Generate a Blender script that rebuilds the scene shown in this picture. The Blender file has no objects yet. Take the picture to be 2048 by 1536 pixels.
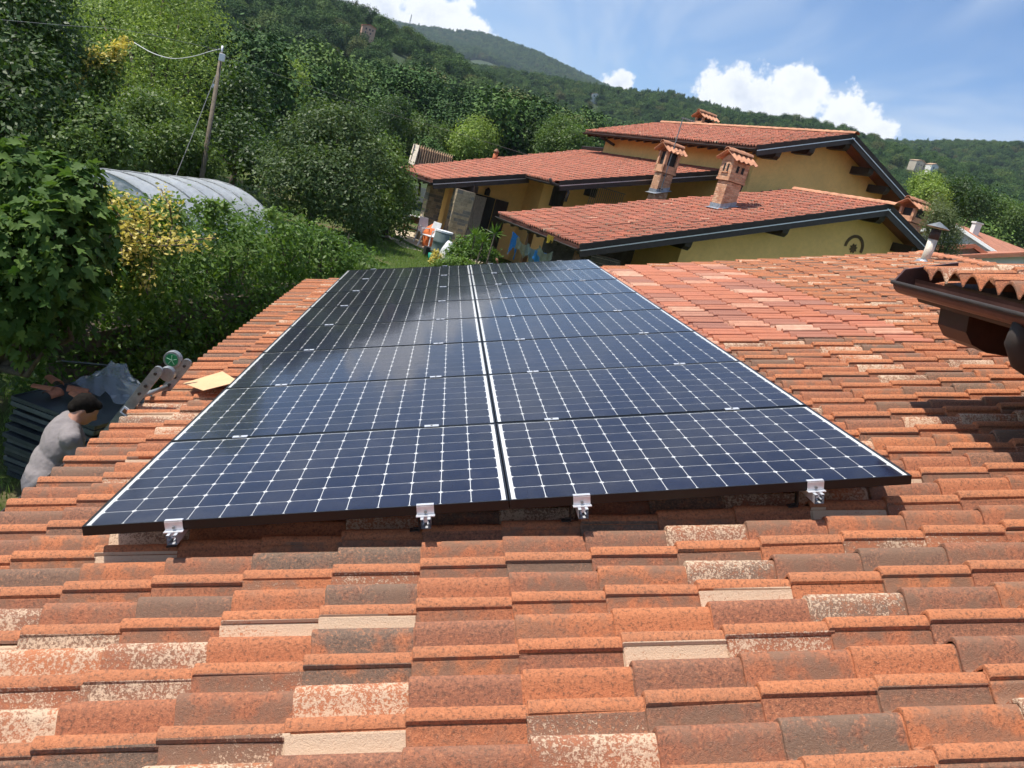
import bpy, bmesh, math, random
import numpy as np
from mathutils import Matrix, Vector

random.seed(7)
RNG = np.random.default_rng(11)
rad = math.radians
scene = bpy.context.scene
COL = scene.collection

# ------------------------------------------------------------------ camera
CAM_R = ((0.961819729628894, -0.06994605373191676, 0.2645947037715101),
         (0.23926756122297954, -0.25445324257368274, -0.9370189867287354),
         (0.13286776073603812, 0.9645522779564983, -0.22800232728180772))
CAM_C = Vector((1.0718858516716203, -3.0804198153333475, 1.7113553173352543))
FPX = 1630.85
cam_data = bpy.data.cameras.new('camera')
cam = bpy.data.objects.new('camera', cam_data)
COL.objects.link(cam)
RX, RD, RF = (Vector(r) for r in CAM_R)
m = Matrix((RX, -RD, -RF)).transposed().to_4x4()
m.translation = CAM_C
cam.matrix_world = m
cam_data.sensor_width = 36.0
cam_data.lens = FPX / 2048 * 36.0
cam_data.clip_start = 0.05
cam_data.clip_end = 9000
scene.camera = cam

# ------------------------------------------------------------------ light, sky, exposure
SUN_EL, SUN_PHI = rad(62.5), rad(5.0)       # high, from the left
SUN_DIR = Vector((-math.cos(SUN_PHI) * math.cos(SUN_EL), math.sin(SUN_PHI) * math.cos(SUN_EL), math.sin(SUN_EL)))
sun_data = bpy.data.lights.new('sun', 'SUN')
sun_data.energy = 4.8
sun_data.angle = rad(0.53)
sun_data.color = (1.0, 0.95, 0.86)
sun = bpy.data.objects.new('sun', sun_data)
COL.objects.link(sun)
sun.rotation_euler = SUN_DIR.to_track_quat('Z', 'Y').to_euler()
sun.location = (-20, 0, 40)

scene.view_settings.view_transform = 'Standard'
scene.view_settings.look = 'None'
scene.view_settings.exposure = 0.34
scene.view_settings.gamma = 1.0
scene.view_settings.use_curve_mapping = False
scene.cycles.use_denoising = True
scene.cycles.use_adaptive_sampling = True
scene.cycles.adaptive_threshold = 0.025
scene.cycles.adaptive_min_samples = 16
scene.cycles.max_bounces = 6
scene.cycles.diffuse_bounces = 3
scene.cycles.glossy_bounces = 3
scene.cycles.transmission_bounces = 3
scene.cycles.transparent_max_bounces = 12
scene.cycles.volume_bounces = 0
scene.cycles.caustics_reflective = False
scene.cycles.caustics_refractive = False
scene.cycles.sample_clamp_indirect = 6.0


# ------------------------------------------------------------------ node helper
class NT:
    def __init__(self, tree):
        self.t = tree
        self.n = tree.nodes
        self.n.clear()

    def new(self, typ, **kw):
        nd = self.n.new(typ)
        for k, v in kw.items():
            setattr(nd, k, v)
        return nd

    def put(self, sock, v):
        if v is None:
            return
        if isinstance(v, bpy.types.NodeSocket):
            self.t.links.new(v, sock)
        elif hasattr(sock, 'default_value'):
            if isinstance(v, (tuple, list)) and len(v) == 3 and len(sock.default_value) == 4:
                v = (*v, 1.0)
            sock.default_value = v

    def m(self, op, a, b=None, c=None, clamp=False):
        nd = self.new('ShaderNodeMath', operation=op, use_clamp=clamp)
        for i, v in enumerate((a, b, c)):
            self.put(nd.inputs[i], v)
        return nd.outputs[0]

    def v(self, op, a, b=None, scale=None):
        nd = self.new('ShaderNodeVectorMath', operation=op)
        self.put(nd.inputs[0], a)
        self.put(nd.inputs[1], b)
        if scale is not None:
            self.put(nd.inputs['Scale'], scale)
        return nd.outputs['Value'] if op in ('DOT_PRODUCT', 'LENGTH', 'DISTANCE') else nd.outputs[0]

    def xyz(self, x=0.0, y=0.0, z=0.0):
        nd = self.new('ShaderNodeCombineXYZ')
        for i, v in enumerate((x, y, z)):
            self.put(nd.inputs[i], v)
        return nd.outputs[0]

    def sep(self, v):
        nd = self.new('ShaderNodeSeparateXYZ')
        self.put(nd.inputs[0], v)
        return nd.outputs

    def noise(self, vec, scale=5.0, detail=3.0, rough=0.55, dist=0.0, out=0):
        nd = self.new('ShaderNodeTexNoise')
        self.put(nd.inputs['Vector'], vec)
        self.put(nd.inputs['Scale'], scale)
        self.put(nd.inputs['Detail'], detail)
        self.put(nd.inputs['Roughness'], rough)
        self.put(nd.inputs['Distortion'], dist)
        return nd.outputs[out]

    def voro(self, vec, scale=5.0, feature='F1', out=0):
        nd = self.new('ShaderNodeTexVoronoi', feature=feature)
        self.put(nd.inputs['Vector'], vec)
        self.put(nd.inputs['Scale'], scale)
        return nd.outputs[out]

    def white(self, vec, out=0):
        nd = self.new('ShaderNodeTexWhiteNoise', noise_dimensions='3D')
        self.put(nd.inputs['Vector'], vec)
        return nd.outputs[out]

    def ss(self, x, a, b, lo=0.0, hi=1.0):
        nd = self.new('ShaderNodeMapRange', interpolation_type='SMOOTHSTEP')
        self.put(nd.inputs[0], x)
        for i, q in zip((1, 2, 3, 4), (a, b, lo, hi)):
            self.put(nd.inputs[i], q)
        return nd.outputs[0]

    def mix(self, f, a, b, mode='MIX'):
        nd = self.new('ShaderNodeMix', data_type='RGBA', blend_type=mode)
        self.put(nd.inputs[0], f)
        self.put(nd.inputs[6], a)
        self.put(nd.inputs[7], b)
        return nd.outputs[2]

    def ramp(self, f, stops):
        nd = self.new('ShaderNodeValToRGB')
        self.put(nd.inputs[0], f)
        cr = nd.color_ramp
        while len(cr.elements) < len(stops):
            cr.elements.new(0.5)
        for e, (p, c) in zip(cr.elements, stops):
            e.position = p
            e.color = (*c, 1.0)
        return nd.outputs[0]

    def bump(self, h, dist=0.005, strength=0.6):
        nd = self.new('ShaderNodeBump')
        self.put(nd.inputs['Strength'], strength)
        self.put(nd.inputs['Distance'], dist)
        self.put(nd.inputs['Height'], h)
        return nd.outputs[0]

    def attr(self, name, out='Fac'):
        nd = self.new('ShaderNodeAttribute', attribute_name=name)
        return nd.outputs[out]

    def pos(self):
        return self.new('ShaderNodeNewGeometry').outputs['Position']

    def obj(self):
        return self.new('ShaderNodeTexCoord').outputs['Object']

    def principled(self, color, rough=0.6, normal=None, **kw):
        b = self.new('ShaderNodeBsdfPrincipled')
        self.put(b.inputs['Base Color'], color)
        self.put(b.inputs['Roughness'], rough)
        if normal is not None:
            self.put(b.inputs['Normal'], normal)
        for k, v in kw.items():
            self.put(b.inputs[k.replace('_', ' ')], v)
        return b.outputs[0]

    def out(self, sh, vol=None):
        o = self.new('ShaderNodeOutputMaterial')
        if sh is not None:
            self.put(o.inputs['Surface'], sh)
        if vol is not None:
            self.put(o.inputs['Volume'], vol)


def new_mat(name):
    mt = bpy.data.materials.new(name)
    mt.use_nodes = True
    return mt, NT(mt.node_tree)


# world: physical sky with scattered cumulus and thin high cloud laid out in world directions
world = bpy.data.worlds.new('World')
scene.world = world
world.cycles.sampling_method = 'MANUAL'
world.cycles.sample_map_resolution = 512
world.use_nodes = True


def pix_dir(x, y):
    return (RX * ((x - 1024) / FPX) + RD * ((y - 768) / FPX) + RF).normalized()


def build_world():
    k = NT(world.node_tree)
    sky = k.new('ShaderNodeTexSky', sky_type='NISHITA')
    sky.sun_disc = False
    sky.sun_elevation = SUN_EL
    sky.sun_rotation = math.atan2(SUN_DIR.x, SUN_DIR.y)
    sky.altitude = 400
    sky.air_density = 1.0
    sky.dust_density = 0.5
    sky.ozone_density = 1.8
    d = k.new('ShaderNodeTexCoord').outputs['Generated']
    s = k.sep(d)
    # cumulus: soft blobs at fixed world directions, broken up by noise, plus scattered ones all round
    warp = k.noise(d, 17, 5, 0.64)
    warp2 = k.noise(d, 55, 3, 0.65)
    field = None
    for (px, py, r, up) in ((1490, 200, .062, 1.5), (1585, 195, .068, 1.4), (1690, 232, .052, 1.5), (1750, 262, .030, 1.3), (1620, 285, .075, 1.9),
                            (870, 48, .070, 1.7), (740, 0, .105, 1.35), (955, 64, .034, 1.5), (1236, 170, .024, 1.1), (2300, 330, .09, 1.5)):
        c = pix_dir(px, py)
        df = k.v('SUBTRACT', d, tuple(c))
        df = k.v('MULTIPLY', df, (1.0, 1.0, up))
        f = k.m('SUBTRACT', 1.0, k.m('DIVIDE', k.v('LENGTH', df), r))
        field = f if field is None else k.m('MAXIMUM', field, f)
    gen = k.m('MULTIPLY', k.m('SUBTRACT', k.noise(k.v('ADD', d, (3.1, 7.7, 1.3)), 2.6, 2, 0.55), 0.60), 3.0)
    # scattered clouds elsewhere, thinning towards the zenith
    gen = k.m('SUBTRACT', gen, k.m('ABSOLUTE', k.m('MULTIPLY', k.m('SUBTRACT', s[2], 0.34), 1.4)))
    wide = k.v('DISTANCE', d, tuple(pix_dir(1300, 60)))
    gen = k.m('MINIMUM', gen, k.m('MULTIPLY', k.m('SUBTRACT', wide, 0.62), 4.0))
    field = k.m('MAXIMUM', field, gen)
    dens = k.m('ADD', field, k.m('ADD', k.m('MULTIPLY', k.m('SUBTRACT', warp, 0.5), 1.9), k.m('MULTIPLY', k.m('SUBTRACT', warp2, 0.5), 0.8)))
    cum = k.ss(dens, 0.12, 0.42)
    body = k.ss(dens, 0.25, 1.1)
    shade = k.noise(k.v('ADD', d, (0.0, 0.0, 0.02)), 24, 3, 0.6)
    ccol = k.mix(k.m('MULTIPLY', body, k.ss(shade, 0.35, 0.7)), (0.92, 0.94, 0.98), (0.66, 0.71, 0.80))
    # thin high veil, stretched
    zz = k.m('ADD', s[2], 0.12)
    pl = k.xyz(k.m('DIVIDE', s[0], zz), k.m('DIVIDE', s[1], zz), 0.0)
    pl = k.v('MULTIPLY', pl, (1.0, 0.45, 1.0))
    v1 = k.noise(pl, 1.1, 4, 0.62, 0.9)
    veil = k.m('MULTIPLY', k.ss(v1, 0.37, 0.68), k.ss(s[2], 0.0, 0.06, 0.0, 0.75))
    skyc = k.v('MULTIPLY', sky.outputs[0], (0.86, 0.99, 1.16))
    bg_s = k.new('ShaderNodeBackground')
    k.put(bg_s.inputs[0], skyc)
    bg_s.inputs[1].default_value = 0.110
    bg_v = k.new('ShaderNodeBackground')
    bg_v.inputs[0].default_value = (0.70, 0.80, 0.95, 1)
    bg_v.inputs[1].default_value = 0.82
    bg_c = k.new('ShaderNodeBackground')
    k.put(bg_c.inputs[0], ccol)
    bg_c.inputs[1].default_value = 0.98
    m1 = k.new('ShaderNodeMixShader')
    k.put(m1.inputs[0], veil); k.put(m1.inputs[1], bg_s.outputs[0]); k.put(m1.inputs[2], bg_v.outputs[0])
    m2 = k.new('ShaderNodeMixShader')
    k.put(m2.inputs[0], cum); k.put(m2.inputs[1], m1.outputs[0]); k.put(m2.inputs[2], bg_c.outputs[0])
    o = k.new('ShaderNodeOutputWorld')
    k.put(o.inputs[0], m2.outputs[0])


build_world()

# ------------------------------------------------------------------ frames
TH = rad(17.5)                                   # pitch of the tiled roof
CT, ST = math.cos(TH), math.sin(TH)
EU, EV, EN = Vector((CT, 0, ST)), Vector((0, 1, 0)), Vector((-ST, 0, CT))
ROOF_M = Matrix((EU, EV, EN)).transposed().to_4x4()   # roof frame (u up the slope, v away, n out) -> world


def RP(u, v, n):
    return EU * u + EV * v + EN * n


def at(x, y, dep):
    return CAM_C + (RX * ((x - 1024) / FPX) + RD * ((y - 768) / FPX) + RF) * dep


def hit(x, y, p0, nrm):
    d = RX * ((x - 1024) / FPX) + RD * ((y - 768) / FPX) + RF
    t = (p0 - CAM_C).dot(nrm) / d.dot(nrm)
    return CAM_C + d * t


def proj(p):
    q = Vector(p) - CAM_C
    z = q.dot(RF)
    return (FPX * q.dot(RX) / z + 1024, FPX * q.dot(RD) / z + 768, z)


def smooth01(t):
    t = max(0.0, min(1.0, t))
    return t * t * (3 - 2 * t)


def gz(x, y):
    """height of the garden ground"""
    return -2.2 + 1.1 * smooth01((y - 6.0) / 15.0) + 0.03 * math.sin(x * 1.3) * math.sin(y * 0.9)


# ------------------------------------------------------------------ object helpers
MATS = {}
ROOT_M = {}


def tag(o, label=None, cat=None, group=None, kind=None):
    if label: o['label'] = label
    if cat: o['category'] = cat
    if group: o['group'] = group
    if kind: o['kind'] = kind
    return o


def thing(name, label, cat, mat4=None, group=None):
    o = bpy.data.objects.new(name, None)
    o.empty_display_size = 0.2
    COL.objects.link(o)
    mat4 = mat4 if mat4 is not None else Matrix.Identity(4)
    if isinstance(mat4, Vector):
        mat4 = Matrix.Translation(mat4)
    o.matrix_world = mat4
    ROOT_M[o.name] = mat4.copy()
    return tag(o, label, cat, group)


def adopt(o, parent, local=False):
    """parent o; unless local, the coordinates of o are world ones"""
    if parent is None:
        return o
    o.parent = parent
    if not local:
        o.matrix_parent_inverse = ROOT_M.get(parent.name, Matrix.Identity(4)).inverted()
    ROOT_M[o.name] = Matrix.Identity(4) if not local else ROOT_M.get(parent.name, Matrix.Identity(4))
    return o


class MB:
    def __init__(self):
        self.v, self.f, self.mi = [], [], []
        self.cm = 0

    def add(self, vs, fs):
        b = len(self.v)
        self.v += [tuple(x) for x in vs]
        self.f += [tuple(i + b for i in q) for q in fs]
        self.mi += [self.cm] * len(fs)
        return self

    def box(self, c, s, rot=None):
        c = Vector(c)
        hx, hy, hz = s[0] / 2, s[1] / 2, s[2] / 2
        vs = [Vector((x, y, z)) for x in (-hx, hx) for y in (-hy, hy) for z in (-hz, hz)]
        if rot is not None:
            vs = [rot @ q for q in vs]
        return self.add([q + c for q in vs], [(0, 1, 3, 2), (4, 6, 7, 5), (0, 4, 5, 1), (2, 3, 7, 6), (0, 2, 6, 4), (1, 5, 7, 3)])

    def bar(self, a, b, w, h, up=Vector((0, 0, 1))):
        a, b = Vector(a), Vector(b)
        d = (b - a).normalized()
        sd = d.cross(up)
        if sd.length < 1e-5:
            sd = d.cross(Vector((1, 0, 0)))
        sd.normalize()
        u2 = sd.cross(d).normalized()
        vs = [p + sd * sx * w / 2 + u2 * sz * h / 2 for p in (a, b) for sx, sz in ((-1, -1), (1, -1), (1, 1), (-1, 1))]
        return self.add(vs, [(3, 2, 1, 0), (4, 5, 6, 7), (0, 1, 5, 4), (1, 2, 6, 5), (2, 3, 7, 6), (3, 0, 4, 7)])

    def tube(self, pts, r, n=8, caps=True):
        pts = [Vector(p) for p in pts]
        rs = r if isinstance(r, (list, tuple)) else [r] * len(pts)
        ring = []
        prev = None
        for i, p in enumerate(pts):
            d = (pts[min(i + 1, len(pts) - 1)] - pts[max(i - 1, 0)]).normalized()
            s = d.cross(Vector((0, 0, 1))) if prev is None else prev - d * prev.dot(d)
            if s.length < 1e-4:
                s = d.cross(Vector((1, 0, 0)))
            s.normalize()
            prev = s
            t = d.cross(s)
            ring.append([p + (s * math.cos(2 * math.pi * j / n) + t * math.sin(2 * math.pi * j / n)) * rs[i] for j in range(n)])
        vs = [q for g in ring for q in g]
        fs = []
        for i in range(len(pts) - 1):
            for j in range(n):
                a, b = i * n + j, i * n + (j + 1) % n
                fs.append((a, b, b + n, a + n))
        if caps:
            fs.append(tuple(reversed(range(n))))
            fs.append(tuple(range((len(pts) - 1) * n, len(pts) * n)))
        return self.add(vs, fs)

    def prism(self, poly, ext):
        """poly: 3D points in order, ext: extrusion vector"""
        ext = Vector(ext)
        a = [Vector(p) for p in poly]
        n = len(a)
        fs = [tuple(reversed(range(n))), tuple(range(n, 2 * n))]
        fs += [(i, (i + 1) % n, n + (i + 1) % n, n + i) for i in range(n)]
        return self.add(a + [p + ext for p in a], fs)

    def build(self, name, mat=None, parent=None, local=False, smooth=False, kind=None, bevel=0.0):
        me = bpy.data.meshes.new(name)
        me.from_pydata(self.v, [], self.f)
        mats = mat if isinstance(mat, (list, tuple)) else [mat]
        for q in mats:
            if q is not None:
                me.materials.append(q)
        if len(mats) > 1:
            me.polygons.foreach_set('material_index', self.mi)
        bm = bmesh.new()
        bm.from_mesh(me)
        bmesh.ops.recalc_face_normals(bm, faces=bm.faces)
        bm.to_mesh(me)
        bm.free()
        if smooth:
            me.polygons.foreach_set('use_smooth', [True] * len(me.polygons))
        o = bpy.data.objects.new(name, me)
        COL.objects.link(o)
        if bevel:
            b = o.modifiers.new('bevel', 'BEVEL')
            b.width = bevel
            b.segments = 2
            b.limit_method = 'ANGLE'
        adopt(o, parent, local)
        if kind:
            o['kind'] = kind
        return o


def copy_tree(o, parent=None):
    c = o.copy()
    COL.objects.link(c)
    if parent is not None:
        c.parent = parent
    for ch in o.children:
        copy_tree(ch, c)
    return c


def np_mesh(name, V, F, mat, parent=None, local=False, smooth=False, attrs=None, kind=None):
    """V (n,3), F (m,k) numpy"""
    me = bpy.data.meshes.new(name)
    nf, kf = F.shape
    me.vertices.add(len(V))
    me.vertices.foreach_set('co', np.asarray(V, np.float32).ravel())
    me.loops.add(nf * kf)
    me.loops.foreach_set('vertex_index', np.asarray(F, np.int32).ravel())
    me.polygons.add(nf)
    me.polygons.foreach_set('loop_start', np.arange(0, nf * kf, kf, dtype=np.int32))
    if smooth:
        me.polygons.foreach_set('use_smooth', np.ones(nf, bool))
    me.update(calc_edges=True)
    if attrs:
        for an, av in attrs.items():
            a = me.attributes.new(an, 'FLOAT', 'POINT')
            a.data.foreach_set('value', np.asarray(av, np.float32))
    me.materials.append(mat)
    o = bpy.data.objects.new(name, me)
    COL.objects.link(o)
    adopt(o, parent, local)
    if kind:
        o['kind'] = kind
    return o


# ------------------------------------------------------------------ materials
def simple(name, col, rough=0.6, var=0.18, scale=6.0, bump=0.0, bscale=60.0, metallic=0.0, **kw):
    mt, k = new_mat(name)
    p = k.pos()
    n1 = k.noise(p, scale, 5, 0.6)
    n2 = k.noise(p, scale * 7.3, 4, 0.6)
    f = k.m('ADD', k.m('MULTIPLY', n1, 0.65), k.m('MULTIPLY', n2, 0.35))
    lo = tuple(c * (1 - var) for c in col)
    hi = tuple(min(1, c * (1 + var)) for c in col)
    c = k.mix(k.ss(f, 0.3, 0.7), lo, hi)
    nrm = k.bump(k.noise(p, bscale, 4, 0.6), bump, 0.5) if bump else None
    k.out(k.principled(c, k.m('ADD', rough - 0.06, k.m('MULTIPLY', n2, 0.12)), nrm, Metallic=metallic, **kw))
    MATS[name] = mt
    return mt


def tile_material(name, origin, eu, ev, pu, pv, off_t, half=True, cream=0.25, pink=None, base_pal=None, fine=1.0, grain=True):
    """clay-coloured concrete tiles; every roll of every tile gets its own sprayed tint (from where it lies on the roof)"""
    mt, k = new_mat(name)
    p = k.pos()
    q = k.v('SUBTRACT', p, tuple(origin))
    u = k.v('DOT_PRODUCT', q, tuple(eu))
    t = k.m('MULTIPLY', k.v('DOT_PRODUCT', q, tuple(ev)), -1.0)      # towards the viewer
    cu = k.m('FLOOR', k.m('DIVIDE', k.m('ADD', u, 0.003), pu))
    tt = k.m('DIVIDE', k.m('ADD', t, off_t), pv)
    ctile = k.m('FLOOR', tt)
    ft = k.m('FRACT', tt)
    fu = k.m('FRACT', k.m('DIVIDE', k.m('ADD', u, 0.003), pu))
    zone = k.m('ADD', k.m('GREATER_THAN', ft, 0.17), k.m('GREATER_THAN', ft, 0.72))   # flank / roll / joint strip
    seed = k.xyz(cu, ctile, zone)
    w = k.sep(k.white(seed, 1))
    w2 = k.sep(k.white(k.xyz(ctile, cu, k.m('ADD', zone, 17.0)), 1))
    wt = k.sep(k.white(k.xyz(cu, ctile, 31.0), 1))
    strip = k.m('GREATER_THAN', ft, 0.72)
    pal = base_pal or ((0.50, 0.180, 0.080), (0.43, 0.155, 0.075), (0.33, 0.130, 0.074), (0.205, 0.128, 0.090))
    base = k.ramp(w[0], [(0.0, pal[0]), (0.30, pal[1]), (0.62, pal[2]), (1.0, pal[3])])
    base = k.mix(k.m('MULTIPLY', strip, 0.85), base, pal[0])
    # granular surface
    g1 = k.noise(p, 95 * fine, 3, 0.85)
    g2 = k.noise(p, 330 * fine, 1, 0.7)
    blot = k.noise(p, 11, 3, 0.65)
    soot = k.m('MULTIPLY', k.m('MULTIPLY', k.m('LESS_THAN', w2[1], 0.08), k.m('SUBTRACT', 1.0, strip)), k.ss(blot, 0.25, 0.55))
    base = k.mix(soot, base, (0.19, 0.130, 0.095))
    if grain:
        base = k.mix(k.ss(g1, 0.49, 0.66), base, k.mix(0.72, base, (0.095, 0.058, 0.040)))
        base = k.mix(k.m('MULTIPLY', k.ss(g1, 0.47, 0.33), 0.6), base, (0.60, 0.245, 0.115))
    # brown weathered bands along the crest
    band = k.m('MULTIPLY', k.ss(blot, 0.38, 0.62), k.ss(w[1], 0.10, 0.65))
    band = k.m('MULTIPLY', band, k.m('SUBTRACT', 1.0, k.m('MULTIPLY', strip, 0.8)))
    base = k.mix(k.m('MULTIPLY', band, 0.8), base, k.mix(g1, (0.16, 0.105, 0.072), (0.26, 0.15, 0.10)))
    # sprayed cream patches: grainy, along one side of the roll
    side = k.m('ADD', k.m('MULTIPLY', k.m('SUBTRACT', ft, 0.45), k.m('MULTIPLY', k.m('SUBTRACT', w2[1], 0.45), 5.0)), k.m('MULTIPLY', k.m('SUBTRACT', fu, 0.5), k.m('MULTIPLY', k.m('SUBTRACT', w2[2], 0.5), 1.1)))
    on = k.m('LESS_THAN', w2[0], cream)
    cov = k.m('ADD', k.m('ADD', side, k.m('MULTIPLY', k.m('SUBTRACT', blot, 0.5), 1.2)), k.m('MULTIPLY', k.m('SUBTRACT', g1, 0.5), 3.6))
    cm = k.m('MULTIPLY', k.m('MULTIPLY', k.ss(cov, -0.14, 0.26), on), k.m('SUBTRACT', 1.0, strip))
    creamc = k.mix(g2, (0.76, 0.56, 0.39), (0.56, 0.39, 0.26))
    base = k.mix(k.m('MULTIPLY', cm, 0.9), base, creamc)
    # stray pale flecks and dark lichen
    fl = k.m('MULTIPLY', k.ss(g2, 0.70, 0.76), k.ss(k.m('ADD', blot, k.m('MULTIPLY', wt[0], 0.35)), 0.62, 0.82))
    base = k.mix(k.m('MULTIPLY', fl, 0.75), base, (0.66, 0.47, 0.33))
    if pink is not None:
        (u0, u1), (v0, v1) = pink
        a = k.m('MULTIPLY', k.m('GREATER_THAN', cu, u0), k.m('LESS_THAN', cu, u1))
        tj = k.m('ADD', ctile, k.m('MULTIPLY', k.m('SUBTRACT', wt[1], 0.5), 1.5))
        b = k.m('MULTIPLY', k.m('GREATER_THAN', tj, v0), k.m('LESS_THAN', tj, v1))
        pcol = k.ramp(wt[2], [(0.0, (0.52, 0.195, 0.12)), (0.40, (0.49, 0.18, 0.10)), (0.55, (0.42, 0.175, 0.115)), (0.80, (0.33, 0.155, 0.115)), (0.90, (0.58, 0.29, 0.19)), (1.0, (0.64, 0.40, 0.28))])
        pcol = k.mix(k.ss(blot, 0.35, 0.7, 0.0, 0.35), pcol, (0.36, 0.15, 0.10))
        base = k.mix(k.m('MULTIPLY', a, b), base, pcol)
    h = k.m('ADD', k.m('MULTIPLY', g1, 0.7), k.m('MULTIPLY', g2, 0.3))
    nrm = k.bump(h, 0.007, 0.8 if grain else 0.3)
    k.out(k.principled(base, 0.82, nrm, Specular_IOR_Level=0.25))
    MATS[name] = mt
    return mt


PU, PV = 0.335, 0.304                       # exposed length up the slope, width of a double-roll tile
U0, V0 = 1.661 - 7 * PU, -0.212             # lower edge of the eave course, a joint line
tile_material('roof tile', RP(U0, V0, 0), EU, EV, PU, PV, 0.001, pink=((11, 18), (-30, -12)))
simple('stucco', (0.86, 0.555, 0.20), 0.9, 0.10, 1.2, 0.004, 90)
simple('dark wood', (0.034, 0.022, 0.018), 0.55, 0.3, 9, 0.002, 60)
simple('brown wood', (0.22, 0.10, 0.045), 0.6, 0.3, 9, 0.002, 60)
simple('dark metal', (0.034, 0.024, 0.019), 0.75, 0.25, 5, 0.0)
simple('brown metal', (0.10, 0.045, 0.035), 0.4, 0.3, 5, 0.0, metallic=0.3)
simple('lead', (0.35, 0.38, 0.42), 0.45, 0.35, 8, 0.003, 30, metallic=0.5)
simple('aluminium', (0.72, 0.73, 0.75), 0.36, 0.12, 12, 0.0, metallic=0.85)
simple('clamp metal', (0.72, 0.72, 0.74), 0.42, 0.10, 12, 0.0, metallic=0.5)
simple('dull aluminium', (0.27, 0.28, 0.28), 0.5, 0.3, 10, 0.002, 40, metallic=0.6)
simple('panel frame', (0.008, 0.008, 0.009), 0.35, 0.2, 6, 0.0, metallic=0.2)
simple('white paint', (0.80, 0.79, 0.76), 0.6, 0.06, 3)
simple('grey concrete', (0.36, 0.33, 0.28), 0.9, 0.2, 3, 0.006, 40)
simple('pale paving', (0.52, 0.43, 0.30), 0.9, 0.15, 1.2, 0.004, 30)
simple('brick', (0.58, 0.31, 0.18), 0.85, 0.2, 14, 0.003, 120)
simple('mortar', (0.44, 0.35, 0.26), 0.9, 0.2, 20, 0.003, 90)
simple('stone', (0.36, 0.29, 0.19), 0.9, 0.4, 5, 0.006, 50)
simple('dark stone', (0.10, 0.085, 0.07), 0.9, 0.4, 5, 0.006, 50)
simple('bark', (0.11, 0.085, 0.06), 0.9, 0.4, 14, 0.02, 30)
simple('pole wood', (0.145, 0.115, 0.08), 0.85, 0.3, 8, 0.006, 40)
simple('black void', (0.012, 0.011, 0.010), 0.7, 0.3, 8)
simple('blue tarp', (0.03, 0.24, 0.62), 0.45, 0.2, 6, 0.01, 14)
simple('green canvas', (0.24, 0.25, 0.17), 0.8, 0.2, 6, 0.01, 18)
simple('yellow cloth', (0.85, 0.58, 0.06), 0.8, 0.1, 6)
simple('orange plastic', (0.80, 0.20, 0.06), 0.5, 0.15, 6)
simple('white plastic', (0.78, 0.79, 0.80), 0.45, 0.1, 6, 0.006, 14)
simple('barrel plastic', (0.13, 0.17, 0.16), 0.5, 0.2, 6)
simple('teal plastic', (0.02, 0.30, 0.20), 0.4, 0.1, 6)
simple('black plastic', (0.03, 0.03, 0.032), 0.5, 0.2, 6)
simple('green plastic', (0.015, 0.20, 0.075), 0.3, 0.2, 30)
simple('pale green mark', (0.35, 0.62, 0.42), 0.4, 0.1, 30)
simple('cardboard', (0.66, 0.42, 0.225), 0.85, 0.07, 7)
simple('curtain', (0.46, 0.42, 0.38), 0.85, 0.2, 10, 0.01, 30)
simple('grey shirt', (0.235, 0.205, 0.20), 0.9, 0.10, 8, 0.012, 14)
simple('grey trousers', (0.135, 0.125, 0.13), 0.9, 0.12, 10, 0.006, 16)
simple('skin', (0.44, 0.215, 0.14), 0.55, 0.08, 12)
simple('dark hair', (0.012, 0.009, 0.007), 0.8, 0.4, 60, 0.01, 140, Specular_IOR_Level=0.1)
simple('shoe', (0.04, 0.035, 0.03), 0.7, 0.2, 10)
simple('pale stone wall', (0.52, 0.45, 0.35), 0.9, 0.2, 4)
simple('pink wall', (0.52, 0.32, 0.23), 0.9, 0.1, 1)
simple('white wall', (0.74, 0.72, 0.68), 0.9, 0.06, 1)
simple('far roof', (0.43, 0.175, 0.10), 0.9, 0.2, 2)
simple('window glass', (0.05, 0.055, 0.06), 0.12, 0.2, 3)
simple('wire', (0.25, 0.25, 0.24), 0.6, 0.1, 3)


def mat_cell():
    mt, k = new_mat('solar cell')
    p = k.pos()
    dust = k.noise(p, 9, 6, 0.7)
    r = k.new('ShaderNodeObjectInfo').outputs['Random']
    c = k.mix(r, (0.0085, 0.0105, 0.030), (0.012, 0.0150, 0.042))
    c = k.mix(k.ss(dust, 0.4, 0.8, 0.0, 0.10), c, (0.20, 0.19, 0.18))
    k.out(k.principled(c, 0.35, None, Specular_IOR_Level=0.2))
    MATS['solar cell'] = mt
    mt, k = new_mat('backsheet')
    k.out(k.principled((0.80, 0.81, 0.84), 0.5))
    MATS['backsheet'] = mt
    mt, k = new_mat('panel glass')
    tr = k.new('ShaderNodeBsdfTransparent')
    tr.inputs[0].default_value = (0.97, 0.98, 0.98, 1)
    gl = k.new('ShaderNodeBsdfGlossy')
    pp = k.pos()
    gl.inputs['Roughness'].default_value = 0.07
    k.put(gl.inputs['Normal'], k.bump(k.noise(pp, 3.0, 2, 0.5), 0.004, 0.15))
    fr = k.new('ShaderNodeFresnel')
    fr.inputs[0].default_value = 1.40
    df = k.new('ShaderNodeBsdfDiffuse')
    df.inputs[0].default_value = (0.45, 0.43, 0.40, 1)
    mx = k.new('ShaderNodeMixShader')
    k.put(mx.inputs[0], fr.outputs[0]); k.put(mx.inputs[1], tr.outputs[0]); k.put(mx.inputs[2], gl.outputs[0])
    # a film of dust
    m2 = k.new('ShaderNodeMixShader')
    k.put(m2.inputs[0], k.ss(k.noise(pp, 5, 7, 0.7), 0.35, 0.8, 0.004, 0.035)); k.put(m2.inputs[1], mx.outputs[0]); k.put(m2.inputs[2], df.outputs[0])
    k.out(m2.outputs[0])
    MATS['panel glass'] = mt


mat_cell()


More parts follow.
